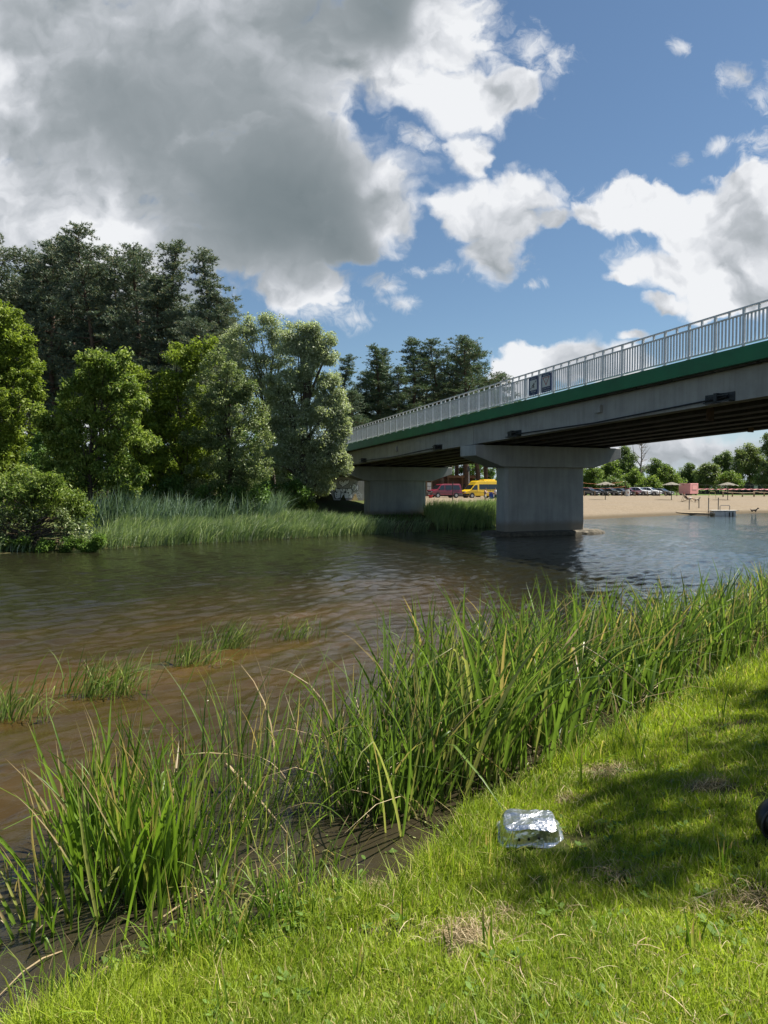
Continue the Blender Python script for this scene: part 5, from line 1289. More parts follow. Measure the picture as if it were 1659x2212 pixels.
# ------------------------------------------------------------------ foil tray, bag and hay on the lawn
def near_at(x, y):
    lo, hi = 1.5, 30.0
    for _ in range(60):
        m_ = (lo + hi) / 2; p = at(x, y, m_)
        if p.z > float(near_z(p.x, p.y)): lo = m_
        else: hi = m_
    return at(x, y, lo)
def tray():
    p = near_at(1152, 1830); a = near_at(1098, 1812); c_ = near_at(1212, 1795)
    rz = math.atan2(c_.y - a.y, c_.x - a.x) * 0.6
    root = thing('foil_tray', 'crumpled silver foil roasting tray lying upside down on the lawn, three holes in its side', 'foil tray', (p.x, p.y + .12, float(near_z(p.x, p.y + .12)) + 0.045), rz)
    root.rotation_euler = (R(6), R(-3), rz)
    m = bpy.data.materials.new('aluminium_foil'); m.use_nodes = True; t = NT(m.node_tree); q = m.node_tree.nodes['Principled BSDF']
    q.inputs['Metallic'].default_value = 1; q.inputs['Base Color'].default_value = (.76, .775, .79, 1); q.inputs['Roughness'].default_value = .30
    co = t.add('ShaderNodeTexCoord').outputs['Object']; bpn = t.add('ShaderNodeBump'); bpn.inputs['Strength'].default_value = .6; bpn.inputs['Distance'].default_value = .006
    v = t.add('ShaderNodeTexVoronoi', feature='DISTANCE_TO_EDGE'); v.inputs['Scale'].default_value = 26; t.l.new(t.vec('ADD', co, t.vec('MULTIPLY', t.noise(co, 12, 3, col=True), (.06, .06, .06))), v.inputs['Vector'])
    t.l.new(t.math('ADD', v.outputs[0], t.noise(co, 45, 4)), bpn.inputs['Height']); t.l.new(bpn.outputs[0], q.inputs['Normal'])
    rs = np.random.RandomState(2); n = 120
    prof = [(1.10, .000), (1.13, .006), (1.10, .013), (1.005, .012), (.985, .022), (.95, .045), (.90, .075), (.875, .088), (.82, .094), (.6, .098), (.3, .102), (.08, .104)]
    V, Fc = [], []
    hx, hy = .186, .140
    for l, (k, z) in enumerate(prof):
        for i in range(n):
            tt = 6.28318 * i / n; e = .38; cx, cy = math.cos(tt), math.sin(tt)
            x = hx * math.copysign(abs(cx) ** e, cx); y = hy * math.copysign(abs(cy) ** e, cy)
            rib = 1 + (.010 * math.sin(i * math.pi / 1.5) if 3 < l < 7 else 0)
            V.append([x * k * rib, y * k * rib, z])
    V.append([0, 0, .104]); V = np.array(V)
    w = sm(V[:, 2] / .09)
    V[:, 2] += w * (.030 * (fbm(V[:, 0] * 9 + 3, V[:, 1] * 9, 3) - .5) + .016 * (fbm(V[:, 0] * 30, V[:, 1] * 30 + 5, 3) - .5)) + .012 * (fbm(V[:, 0] * 7 + 20, V[:, 1] * 7, 2) - .5)
    V[:, 0] += .010 * (fbm(V[:, 1] * 22, V[:, 2] * 40, 2) - .5); V[:, 1] += .016 * (fbm(V[:, 0] * 16 + 8, V[:, 2] * 25, 2) - .5)
    V[:, 2] *= 1.08
    for l in range(len(prof) - 1):
        for i in range(n): Fc.append((l * n + i, l * n + (i + 1) % n, (l + 1) * n + (i + 1) % n, (l + 1) * n + i))
    for i in range(n): Fc.append(((len(prof) - 1) * n + i, (len(prof) - 1) * n + (i + 1) % n, len(prof) * n))
    MB().add([tuple(x) for x in V], Fc).build('shell', m, root)
    for x, zz in ((-.075, .047), (-.015, .050), (.048, .055)):
        MB().cyl((x, -.1385 , zz), (0, -1, .35), .0085, .012, 14).build('hole', M['black'], root)
tray()
def bag():
    p = near_at(1663, 1817); root = thing('black_bag', 'smooth black bag lying on the shaded lawn at the right edge', 'bag', (p.x, p.y, float(near_z(p.x, p.y))), R(10))
    m = mat('black_nylon', (0.010, 0.010, 0.011), 0.38, bump=0.15, bscale=60)
    b = MB(); b.ball((.10, 0, .115), (.17, .11, .125), 28, 18); o = b.build('body', m, root, smooth=True)
    b = MB(); b.ball((.13, .0, .22), (.10, .085, .09), 24, 14); b.build('top_pocket', m, root, smooth=True)
    MB().tube([(.10 + .178 * math.cos(t), -.035, .105 + .118 * math.sin(t)) for t in np.linspace(0, 6.283, 30)], .006, 6).build('piping', mat('bag_piping', (0.03, 0.03, 0.032), 0.3), root, smooth=True)
    MB().tube([(.10, -.03, .29), (.14, -.02, .335), (.19, -.02, .33), (.21, -.03, .28)], .010, 8).build('handle', m, root, smooth=True)
bag()
def hay(px, py, r, n, label, seed):
    n = int(n * 1.1); r *= .95
    p = near_at(px, py); rs = np.random.RandomState(seed)
    base = np.stack([p.x + r * rs.randn(n) * .62, p.y + r * rs.randn(n) * .42, np.zeros(n)], 1); base[:, 0] += .5 * r * (rs.rand(n) < .35) * rs.randn(); base[:, 1] += .4 * r * (rs.rand(n) < .35) * rs.randn(); base[:, 2] = near_z(base[:, 0], base[:, 1]) + .012 + .025 * rs.rand(n) * np.exp(-((base[:, 0] - p.x) ** 2 + (base[:, 1] - p.y) ** 2) / r ** 2)
    an = rs.rand(n) * 6.28; L = .03 + .06 * rs.rand(n)
    lean = np.stack([np.cos(an), np.sin(an)], 1) * 1.15
    V, Fc, ta = blades(rs, base, L, .0028, lean, rs.randn(n, 2) * .8, 4, .1)
    V[:, 2] = np.maximum(V[:, 2], near_z(V[:, 0], V[:, 1]) + .01); V -= np.array([p.x, p.y, p.z])
    o = link('dry_grass_tuft', np_mesh('dry_grass_tuft', V, Fc, attr=ta), M['hay'], None, p); setp(o, label, 'dry grass', 'clumps of dry mown grass on the lawn')
hay(1010, 2030, .16, 420, 'straw coloured clump of dry mown grass at the bottom of the photo, below the tray', 1); 
hay(1300, 1672, .22, 420, 'brown clump of dry grass by the reeds, up right of the tray', 3); hay(1090, 1985, .10, 160, 'small pale clump of dry grass right of the big straw clump', 4)
hay(1330, 1905, .22, 260, 'thin scatter of dry grass in the shade right of the tray', 5); hay(1520, 1705, .16, 220, 'dull brown dry clump high in the shaded lawn at right', 6)
hay(790, 1925, .08, 160, 'dark brown bit of dry grass at the left of the lawn near the water', 7); hay(1225, 1735, .10, 160, 'dry grass scraps just behind the foil tray', 8); hay(1600, 1960, .2, 260, 'dry trampled grass below the black bag', 9)

# ------------------------------------------------------------------ trees of the left bank
W_ = 'left bank'
lobe_tree('deciduous_tree', 'tall yellow green leafy tree cut off by the left edge of the photo', 33,
          [(-30, 740, 75), (20, 700, 45), (-60, 820, 90), (30, 790, 55), (5, 860, 75), (40, 930, 45), (-40, 960, 80), (20, 985, 50), (60, 830, 30), (-20, 690, 40), (45, 745, 28)], (-20,), M['leaf_yellow'], seed=1, ln=.15, wd=.075)
lobe_tree('deciduous_tree', 'rounded mid green maple-like tree behind the reeds, second from the left', 32,
          [(205, 810, 42), (255, 800, 35), (165, 835, 40), (280, 850, 38), (215, 880, 60), (140, 900, 48), (265, 930, 52), (180, 960, 60), (120, 985, 48), (235, 1010, 58), (150, 1050, 50), (270, 1050, 40), (110, 925, 30), (200, 780, 22), (235, 780, 18)], (200,), M['leaf_mid'], seed=2, ln=.19, wd=.075, per=85, up=.8, droop=.45)
lobe_tree('deciduous_tree', 'narrow yellow green tree rising behind the maple-like tree', 37,
          [(275, 810, 32), (310, 830, 30), (290, 870, 42), (320, 900, 34), (305, 950, 42), (330, 1000, 40)], (300,), M['leaf_yellow'], seed=3, ln=.15, wd=.075)
lobe_tree('deciduous_tree', 'yellow green tree in the middle of the left bank', 37,
          [(390, 790, 42), (430, 770, 36), (365, 830, 42), (410, 860, 55), (360, 910, 48), (420, 940, 58), (380, 990, 55), (345, 1030, 45), (440, 1010, 45)], (395,), M['leaf_yellow'], seed=4, ln=.15, wd=.075)
lobe_tree('deciduous_tree', 'dull green small-leaved tree left of the big willow', 36,
          [(470, 800, 42), (505, 830, 40), (450, 850, 45), (500, 890, 52), (530, 940, 48), (460, 940, 55), (500, 1000, 58), (440, 1030, 50), (545, 1010, 45), (490, 1060, 48), (520, 860, 30)], (490,), M['leaf_grey'], seed=5, ln=.11, wd=.065, per=110)
lobe_tree('willow_tree', 'open topped willow with bare forking limbs showing against the sky', 44,
          [(525, 735, 34), (560, 725, 30), (600, 725, 30), (510, 775, 26), (545, 780, 26), (585, 765, 26), (615, 770, 26), (560, 830, 22), (600, 850, 30), (575, 920, 34), (500, 730, 20), (535, 700, 16), (580, 700, 16), (610, 740, 26), (530, 820, 24), (570, 790, 22)], (592,), M['leaf_willow'], seed=6, ln=.14, wd=.055, per=64, dens=.95, limbs=46, trunk_r=.17, fork=.36, puff=.42)
lobe_tree('willow_tree', 'large dense silvery willow leaning over the left end of the bridge', 42,
          [(660, 745, 36), (695, 745, 30), (640, 790, 42), (690, 800, 44), (715, 840, 28), (655, 860, 52), (705, 890, 40), (620, 900, 40), (670, 940, 56), (712, 950, 34), (630, 985, 48), (690, 1010, 46), (715, 985, 28), (600, 960, 34), (650, 1040, 40), (685, 1040, 34), (728, 905, 16), (705, 765, 18), (735, 930, 12), (632, 745, 26), (608, 830, 34), (722, 870, 24), (726, 1010, 20), (590, 1000, 34), (675, 720, 18), (605, 900, 36)], (655,), M['leaf_willow'], seed=7, ln=.16, wd=.06, per=150, trunk_r=.34, limbs=44, droop=.6, dens=.95, puff=.42)
SHR = [((70, 1050, 60), (20, 1030, 50), (130, 1075, 50), (-20, 1080, 70), (175, 1105, 40), (60, 1110, 70), (-40, 1030, 50), (110, 1035, 30)), 
       ((120, 1090, 40), (160, 1110, 34)), ]
def shrub(label, D, lobes, m, seed, **k):
    a = dict(ln=.12, wd=.05, per=90, trunk_r=.05, limbs=30, depth=.9, puff=.36, fork=.6, wob=.4); a.update(k)
    return lobe_tree('shrub', label, D, lobes, (np.mean([l[0] for l in lobes]),), m, 'shrub', seed=seed, crown='foliage', **a)
shrub('big willow shrub overhanging the water at the left edge', 27.2, [(70, 1065, 50), (20, 1045, 45), (125, 1090, 42), (-25, 1085, 60), (165, 1120, 34), (60, 1110, 55), (110, 1055, 26), (-45, 1030, 45), (150, 1100, 20)], M['leaf_mid'], 21, ln=.15, wd=.045, limbs=50, droop=.4)
shrub('tangled brown green shrub with bare twigs low at the left water edge', 26.6, [(60, 1130, 38), (120, 1140, 34), (10, 1140, 40), (160, 1150, 26), (-35, 1140, 40)], M['leaf_grey'], 22, per=40, limbs=70, trunk_r=.06)
shrub('bright green low plants spilling onto the water at the left', 26.4, [(190, 1176, 16), (150, 1178, 16), (100, 1180, 16), (50, 1182, 16), (10, 1182, 18), (-30, 1182, 18), (210, 1168, 10)], M['weed'], 23, ln=.10, wd=.045, per=120, limbs=10, puff=.2, trunk_r=.02)
k = 0
for lb, D, lo, m in (('dark understorey bush behind the cattails below the maple-like tree', 33, [(230, 1070, 38), (190, 1060, 36), (270, 1075, 34)], M['leaf_mid']),
                     ('dark bush under the yellow green middle tree', 36, [(340, 1070, 40), (390, 1075, 40), (300, 1075, 36)], M['leaf_dark']),
                     ('dark bush under the small-leaved grey green tree', 36, [(450, 1080, 40), (500, 1080, 38), (545, 1075, 40)], M['leaf_dark']),
                     ('dark bush at the foot of the big willow', 41, [(595, 1075, 38), (640, 1085, 26), (560, 1070, 30), (620, 1060, 26)], M['leaf_dark']),
                     ('green bush at the right foot of the big willow beside the graffiti', 41.5, [(655, 1090, 20), (635, 1095, 20), (670, 1098, 10)], M['leaf_mid']),
                     ('dark bush deep behind the left leafy trees', 42, [(100, 1000, 60), (60, 1040, 60), (150, 1020, 50), (20, 1000, 60)], M['leaf_dark']),
                     ('dark thicket between the maple-like tree and the middle tree', 43, [(320, 990, 60), (350, 1040, 60), (280, 1040, 60), (420, 1000, 60)], M['leaf_dark']),
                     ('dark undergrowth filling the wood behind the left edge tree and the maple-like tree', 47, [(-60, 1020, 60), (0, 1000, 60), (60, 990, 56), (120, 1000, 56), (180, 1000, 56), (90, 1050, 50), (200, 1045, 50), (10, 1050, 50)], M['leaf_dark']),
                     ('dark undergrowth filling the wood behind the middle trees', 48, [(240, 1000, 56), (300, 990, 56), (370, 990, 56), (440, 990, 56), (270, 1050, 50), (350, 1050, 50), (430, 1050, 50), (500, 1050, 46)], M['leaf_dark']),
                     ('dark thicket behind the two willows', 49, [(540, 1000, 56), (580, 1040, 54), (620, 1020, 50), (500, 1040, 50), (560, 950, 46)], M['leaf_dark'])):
    k += 1; shrub(lb, D, lo, m, 30 + k, ln=.16, wd=.08)

# ------------------------------------------------------------------ pines
PV = [pine_mesh(1, 22, 2.9, .34, False), pine_mesh(2, 22, 2.6, .30, False, 64), pine_mesh(3, 22, 2.3, .26, True, 66), pine_mesh(4, 22, 3.1, .42, False, 56)]
for tr, cr in PV: tr.materials.append(M['pinebark']); cr.materials.append(M['pine'])
def pine(px, py, D, v, rot, label, group, far=False, kx=1.0):
    p = at(px, py, D); z0 = float(far_z(p.x, p.y)); k = (p.z - z0) / 22
    root = thing('pine_tree', label, 'pine', (p.x, p.y, z0 - .1), rot, group); root.scale = (k * kx, k * kx, k)
    tr, cr = PV[v]
    link('trunk', tr, None, root); o = link('crown', cr, None, root)
    if far:
        o.material_slots[0].link = 'OBJECT'; o.material_slots[0].material = M['pinefar']
    return root
PKX = 1.3
GL = 'Scots pines standing behind the leafy trees on the left bank'
for q, (px, py, D, v, lb) in enumerate(((12, 502, 54, 0, 'leftmost tall pine, its ragged top at the left edge of the photo'), (62, 548, 57, 3, 'blunt topped pine between the left edge pine and the tallest pine'), (112, 522, 53, 1, 'broad pine second left of the tallest pine'),
                                    (160, 520, 56, 3, 'pine directly left of the tallest pine'), (205, 494, 51, 0, 'tallest pine of the left wood, with a tufted crown leaning left'), (247, 548, 54, 1, 'rounded pine directly right of the tallest pine'),
                                    (300, 530, 52, 3, 'pine with a bushy top midway between the tallest pine and the spiky pair'), (341, 600, 50, 1, 'shorter pine left of the spiky pair of pines'), (388, 524, 51, 2, 'left one of the spiky pair of pines against the grey cloud'),
                                    (436, 542, 50, 2, 'right one of the spiky pair of pines against the grey cloud'), (470, 632, 49, 1, 'low pine at the right end of the left wood'), (418, 690, 47, 3, 'low bushy pine under the spiky pair'), (500, 690, 53, 0, 'pine half hidden behind the open topped willow'))):
    pine(px, py, D, v, q * 1.7, lb, GL, kx=1.35 if v != 2 else 1.55)
rs = np.random.RandomState(77)
for q in range(16):
    pine(-40 + q * 35 + rs.randint(-12, 12), 585 + rs.randint(-15, 65) + max(0, (q - 11) * 14), 61 + rs.randint(0, 9), q % 4, rs.rand() * 6, 'dark pine deep in the left wood, hidden behind the front row of pines', 'pines of the back rows of the left wood', kx=1.25)
GR = 'pines beyond the bridge'
for q, (px, py, D, v, lb) in enumerate(((757, 768, 112, 2, 'slim pointed pine beyond the bridge just right of the big willow'), (790, 800, 116, 1, 'lower pine between the slim pointed pine and the twin pointed pines'), (806, 746, 110, 2, 'left one of the twin pointed pines beyond the bridge'), (834, 756, 114, 2, 'right one of the twin pointed pines beyond the bridge'),
                                    (889, 732, 112, 2, 'tall dense pine in the middle of the group beyond the bridge'), (922, 775, 122, 1, 'hidden pine right of the tall dense middle pine'), (953, 734, 112, 0, 'round crowned pine left of the highest right pine beyond the bridge'), (985, 770, 121, 1, 'pine filling the gap before the highest right pine'),
                                    (1010, 727, 114, 3, 'highest pine at the right of the group beyond the bridge'), (1034, 742, 118, 0, 'pine right behind the highest right pine'), (1078, 806, 120, 3, 'low pine tip showing just above the railing, right end of the group'), (1050, 815, 118, 1, 'low pine left of the rightmost pine tip'), (862, 790, 108, 1, 'short broad pine in front of the tall dense middle pine'), (760, 840, 104, 1, 'short pine low beside the willow above the railing'))):
    pine(px, py, D, v, q * 2.1, lb, GR, True, kx=1.55 if v != 2 else 1.9)
for q in range(12):
    pine(735 + q * 29 + rs.randint(-8, 8), 800 + rs.randint(0, 60), 128 + rs.randint(0, 14), q % 4, rs.rand() * 6, 'dark pine in the back row beyond the bridge and the timber hut', 'back row pines beyond the bridge', True, kx=1.3)
for q, (px, D) in enumerate(((905, 134), (950, 132), (985, 135), (1020, 133), (1055, 136), (880, 137))):
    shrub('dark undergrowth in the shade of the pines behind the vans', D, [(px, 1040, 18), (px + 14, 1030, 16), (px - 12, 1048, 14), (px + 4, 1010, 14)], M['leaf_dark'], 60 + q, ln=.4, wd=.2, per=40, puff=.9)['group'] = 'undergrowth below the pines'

# ------------------------------------------------------------------ trees behind the beach
def ftree(label, D, lobes, m, seed, **k):
    a = dict(ln=.36, wd=.2, per=70, puff=.95, dens=2.0, trunk_r=.22, limbs=22, depth=.9); a.update(k)
    return lobe_tree('deciduous_tree', label, D, lobes, (np.mean([l[0] for l in lobes]),), m, 'tree', seed=seed, group='trees behind the beach', **a)
for q, (lb, D, lo, m) in enumerate((
    ('tall dark green tree left of the dead tree', 172, [(1352, 975, 9), (1345, 990, 14), (1362, 992, 12), (1340, 1008, 16), (1362, 1012, 16), (1350, 1030, 20), (1375, 1030, 14)], 'leaf_fard'),
    ('leafy tree beside the pier cap end, left of the tall dark green tree', 165, [(1318, 1005, 11), (1310, 1018, 14), (1328, 1022, 14), (1315, 1036, 18), (1300, 1030, 12)], 'leaf_far'),
    ('bright green tree just right of the near bridge pier', 158, [(1276, 1020, 14), (1288, 1030, 14), (1272, 1040, 16), (1292, 1046, 14)], 'leaf_far'),
    ('broad bushy tree in front of the dead tree', 155, [(1370, 1028, 10), (1358, 1038, 14), (1380, 1038, 14), (1345, 1048, 14), (1392, 1048, 12)], 'leaf_far'),
    ('round dull green tree between the dead tree and the bright tree', 176, [(1422, 1003, 11), (1412, 1015, 13), (1432, 1016, 12), (1420, 1030, 16)], 'leaf_fard'),
    ('bright yellow green tree left of the pink kiosk', 156, [(1443, 1016, 8), (1436, 1028, 12), (1452, 1028, 12), (1428, 1042, 14), (1458, 1044, 14), (1442, 1044, 14)], 'leaf_far'),
    ('small bright shrub behind the white cars', 152, [(1405, 1044, 12), (1392, 1050, 10), (1418, 1050, 12)], 'leaf_far'),
    ('dark leafy bush behind the dark parked cars', 151, [(1330, 1046, 12), (1316, 1050, 12), (1345, 1052, 10), (1300, 1050, 12)], 'leaf_fard'),
    ('dark green tree right behind the pink kiosk', 190, [(1490, 1012, 8), (1480, 1022, 9), (1496, 1024, 10), (1484, 1036, 14), (1500, 1040, 12), (1472, 1040, 10)], 'leaf_fard'),
    ('pale rounded tree right of the pink kiosk', 182, [(1530, 1008, 9), (1518, 1016, 11), (1540, 1016, 10), (1522, 1030, 16), (1542, 1034, 14), (1510, 1042, 12)], 'leaf_farg'),
    ('dark upright tree between the two pale trees at right', 186, [(1566, 984, 10), (1558, 996, 12), (1576, 998, 11), (1560, 1014, 14), (1572, 1026, 14)], 'leaf_fard'),
    ('big pale willow-like tree at the right, above the dark building', 178, [(1620, 972, 12), (1605, 982, 13), (1634, 982, 13), (1598, 1000, 16), (1624, 1002, 18), (1645, 1000, 14), (1600, 1022, 16), (1630, 1026, 16)], 'leaf_farg'),
    ('bright bush in front of the big pale tree by the third parasol', 170, [(1572, 1030, 10), (1584, 1036, 11), (1560, 1040, 10), (1590, 1044, 10)], 'leaf_far'),
    ('tall tree at the right edge of the photo behind the dark building', 168, [(1665, 950, 14), (1658, 972, 12), (1672, 985, 16), (1655, 1012, 12), (1670, 1030, 20), (1648, 1035, 12)], 'leaf_fard'),
    ('dim tree far behind in the gap left of the dark tree by the kiosk', 230, [(1462, 1036, 8), (1452, 1044, 9), (1474, 1046, 9)], 'leaf_fard'),
    ('green tree behind the pier, seen left of the near pier edge', 170, [(1256, 1026, 12), (1248, 1038, 12), (1262, 1046, 10)], 'leaf_farg'))):
    ftree(lb, D, lo, M[m], 80 + q)
for q in range(9):       # hedge of far trees closing the horizon
    px = 1262 + q * 52; shrub('low dark tree in the far tree line behind the beach', 235, [(px, 1048, 12), (px + 20, 1046, 13), (px - 18, 1050, 12), (px + 5, 1040, 8)], M['leaf_fard'], 120 + q, ln=.6, wd=.3, per=40, puff=1.4)['group'] = 'far tree line behind the beach'
# dead tree
def dead_tree():
    p = at(1381, 1060, 160); z0 = float(far_z(p.x, p.y)); rs = np.random.RandomState(4); top = at(1386, 956, 160).z - z0
    root = thing('dead_tree', 'bare grey dead tree standing up against the clouds behind the cars', 'tree', (p.x, p.y, z0))
    zs = np.linspace(0, top, 10); tp = np.stack([.5 * zs / top + .1 * np.sin(zs), 0 * zs, zs], 1)
    link('trunk', np_mesh('trunk', *tube_np(tp, .34 * (1 - .85 * zs / top), 8), True), M['deadwood'], root); parts = []
    for k in range(26):
        f = rs.uniform(.38, .97); s0 = np.array([np.interp(f * top, zs, tp[:, j]) for j in range(3)]); th = rs.choice([0, 3.14]) + rs.randn() * .7; L = rs.uniform(1.2, 3.6) * (1.2 - f * .6)
        tt = np.linspace(0, 1, 6)[:, None]; e = np.array([math.cos(th) * L * .8, math.sin(th) * L * .8, L * rs.uniform(-.1, 1.0)])
        q = s0 + tt * e + np.array([0, 0, .25]) * L * tt ** 2 + rs.randn(6, 3) * .06 * L * tt; parts.append(tube_np(q, np.linspace(.085, .015, 6), 4))
        for m_ in range(3): parts.append(tube_np(q[3 + m_ % 3] + tt[:3] * rs.randn(3) * np.array([.7, .7, .5]) * L * .4 / tt[2], np.linspace(.03, .01, 3), 3))
    e = at(1368, 957, 160); q = np.linspace(0, 1, 7)[:, None]; s0 = np.array([.2, 0, top * .55]); e = np.array([e.x - p.x, .3, e.z - z0]); parts.append(tube_np(s0 + q * (e - s0) + np.array([-.5, 0, 0]) * np.sin(q * 3.14), np.linspace(.13, .03, 7), 5))
    V, Fc = merge(parts); link('branches', np_mesh('branches', V, Fc, True), M['deadwood'], root)
dead_tree()
# the tree whose shade falls on the lawn
tz = float(near_z(12.0, 7.2)); rs = np.random.RandomState(9)
def shade_tree():
    root = thing('deciduous_tree', 'bank-side tree right of the photo whose shade falls on the lawn', 'tree', (12.0, 7.2, tz))
    cen, sig = [], []
    tx = SUNV.x / SUNV.z; ty = SUNV.y / SUNV.z
    for gx, gy, r, h in ((2.2, 4.55, 1.0, 7.6), (3.4, 5.2, 1.5, 8.0), (1.5, 3.9, .65, 7.0), (3.0, 4.0, 1.1, 7.0), (4.6, 5.6, 1.7, 8.5), (4.6, 4.2, 1.4, 6.6), (2.3, 3.6, .55, 6.4), (6.0, 5.0, 1.8, 7.0), (1.9, 4.9, .5, 7.4), (5.4, 6.9, 1.6, 8.4), (3.5, 3.3, .8, 6.2), (4.3, 6.4, 1.1, 8.2), (2.7, 3.2, .5, 6.0), (4.8, 3.1, 1.0, 6.4), (2.1, 3.3, .45, 6.0), (3.2, 3.0, .6, 6.4), (4.4, 7.2, .9, 8.6), (1.1, 4.0, .35, 6.4)):
        h = h * 1.0 + 5.5; r *= 1.05
        c = np.array([gx + tx * (h - .3) - 12.0, gy + ty * (h - .3) - 7.2, h - tz]); k = int(26 * r * r) + 10
        cen.append(c + unit(rs.randn(k, 3)) * rs.rand(k, 1) ** .4 * r * .92); sig.append(np.full(k, .32))
    cen = np.concatenate(cen); V, Fc = leaves(rs, cen, np.concatenate(sig), 12, .17, .09); link('crown', np_mesh('crown', V, Fc), M['leaf_mid'], root)
    zs = np.linspace(0, 12, 10); tp = np.stack([-.5 * (zs / 12) ** 2, .15 * np.sin(zs), zs], 1); parts = [tube_np(tp, .25 * (1 - .75 * zs / 12), 9)]
    for e in cen[rs.permutation(len(cen))[:34]]:
        hz = max(3.5, min(11.5, e[2] * rs.uniform(.4, .8))); s0 = np.array([np.interp(hz, zs, tp[:, j]) for j in range(3)]); t = np.linspace(0, 1, 6)[:, None]; parts.append(tube_np(s0 + t * (e - s0) + np.array([0, 0, .5]) * np.sin(t * 3.1) * .6, np.linspace(.08, .015, 6), 5))
    V, Fc = merge(parts); link('trunk', np_mesh('trunk', V, Fc, True), M['bark'], root)
shade_tree()

# ------------------------------------------------------------------ reeds and grasses on the far bank
rs = np.random.RandomState(31)
def belt(n, xlo, xhi, d0, d1, hlo, hhi, w, lean, name, m, label, nseg=4, cond=None, lx=.25):
    X = rs.uniform(xlo, xhi, n * 3); D_ = rs.uniform(d0, d1, n * 3); Y = np.interp(X, SHX, SHY) + D_ + .9 * (fbm(X * .9, X * 0 + 2, 3) - .5)
    if cond is not None: k_ = cond(X, Y); X, Y, D_ = X[k_], Y[k_], D_[k_]
    X, Y = X[:n], Y[:n]; N = len(X)
    base = np.stack([X, Y, np.maximum(far_z(X, Y), -.25)], 1)
    h = (hlo + (hhi - hlo) * rs.rand(N)) * (.65 + .7 * fbm(X * .6, Y * .6 + 50, 3))
    le = np.stack([lean + .14 * rs.randn(N), .12 * rs.randn(N)], 1)
    V, Fc, ta = blades(rs, base, h, w, le, np.stack([lx + .2 * rs.randn(N), .15 * rs.randn(N)], 1), nseg, .2)
    o = link(name, np_mesh(name, V, Fc, attr=ta), m); return setp(o, label, 'reeds', kind='stuff')
near_pier = lambda X, Y: ~((np.abs((X - BO.x) * BB.x + (Y - BO.y) * BB.y - 19.9) < 1.0) & (np.abs((X - BO.x) * BP.x + (Y - BO.y) * BP.y - 2.4) < 3.2))
px2x = lambda px, D: (px - CX) / F * D
belt(15000, -11.6, 2.4, -.3, 6.5, .60, 1.12, .030, .16, 'reed_belt', M['reed_far'], 'pale green reeds leaning in the wind along the left bank', cond=lambda X, Y: near_pier(X, Y) & (Y - np.interp(X, SHX, SHY) < np.clip((.6 - X) * 1.1, .0, 6.5)))
belt(3200, -13.2, -5.5, 3.2, 7.5, 1.4, 2.2, .035, .06, 'cattail_belt', M['cattail'], 'tall blue green cattails at the back of the left reeds', lx=.12)
belt(13000, 3.0, 13.2, -.1, 17, .45, 1.3, .028, -.02, 'tall_grass', M['grass_tall'], 'tall green grass on the bank between the two bridge piers', cond=lambda X, Y: near_pier(X, Y) & ((X - BO.x) * BB.x + (Y - BO.y) * BB.y > 2.2) & (X < px2x(1150, Y)) & (X > px2x(914, Y)))
belt(1200, -20, -10.9, 0, 1.2, .25, .6, .03, .1, 'bank_grass', M['reed_far'], 'short grass along the water under the left shrubs')
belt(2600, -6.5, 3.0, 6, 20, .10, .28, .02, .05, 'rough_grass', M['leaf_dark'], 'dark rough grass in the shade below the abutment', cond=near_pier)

# ------------------------------------------------------------------ near reeds
rs = np.random.RandomState(41)
def to_xy(a, d): return (a + d) / Q2, 4.5 + (a - d) / Q2
def reed_bed():
    n = 2400
    a = rs.uniform(.2, 13.5, n * 4); d = -rs.rand(n * 4) ** .8 * 2.0 + .12
    wid = np.interp(a, [.2, 1.2, 2.5, 5, 8, 13.5], [1.0, 1.45, 1.7, 1.45, 1.35, 1.3])
    x, y = to_xy(a, d); cl = fbm(x * 2.2, y * 2.2, 3)
    gap = np.exp(-((a - 3.15) ** 2 / .25 + (d + .25) ** 2 / .10))
    k_ = (-d < wid) & (cl + .25 * rs.rand(n * 4) > .56) & (rs.rand(n * 4) > gap * 1.2) & (-d > np.interp(a, [.2, .8, 2, 14], [.25, .05, -.08, -.05]))
    x, y, a, d = x[k_][:n], y[k_][:n], a[k_][:n], d[k_][:n]; N = len(x)
    base = np.stack([x, y, np.maximum(near_z(x, y), -.25) - .02], 1)
    h = np.interp(a, [.2, 1.5, 3, 5, 9, 13], [1.25, 1.62, 1.55, 1.40, 1.35, 1.35]) * (.48 + .58 * rs.rand(N) ** .7) * (.80 + .42 * fbm(x * 1.1, y * 1.1 + 9, 2)) * np.interp(d, [-.1, .1], [1, .55])
    le = np.stack([.07 + .12 * rs.randn(N), -.03 + .09 * rs.randn(N)], 1)
    be = np.stack([.08 + .26 * rs.randn(N), .16 * rs.randn(N)], 1)
    V, Fc, ta = blades(rs, base, h, .019 + .019 * rs.rand(N), le, be, 8, .28, .09)
    setp(link('reed_bed', np_mesh('reed_bed', V, Fc, attr=ta), M['reed']), 'dense belt of tall green reeds along the near water edge', 'reeds', kind='stuff')
reed_bed()
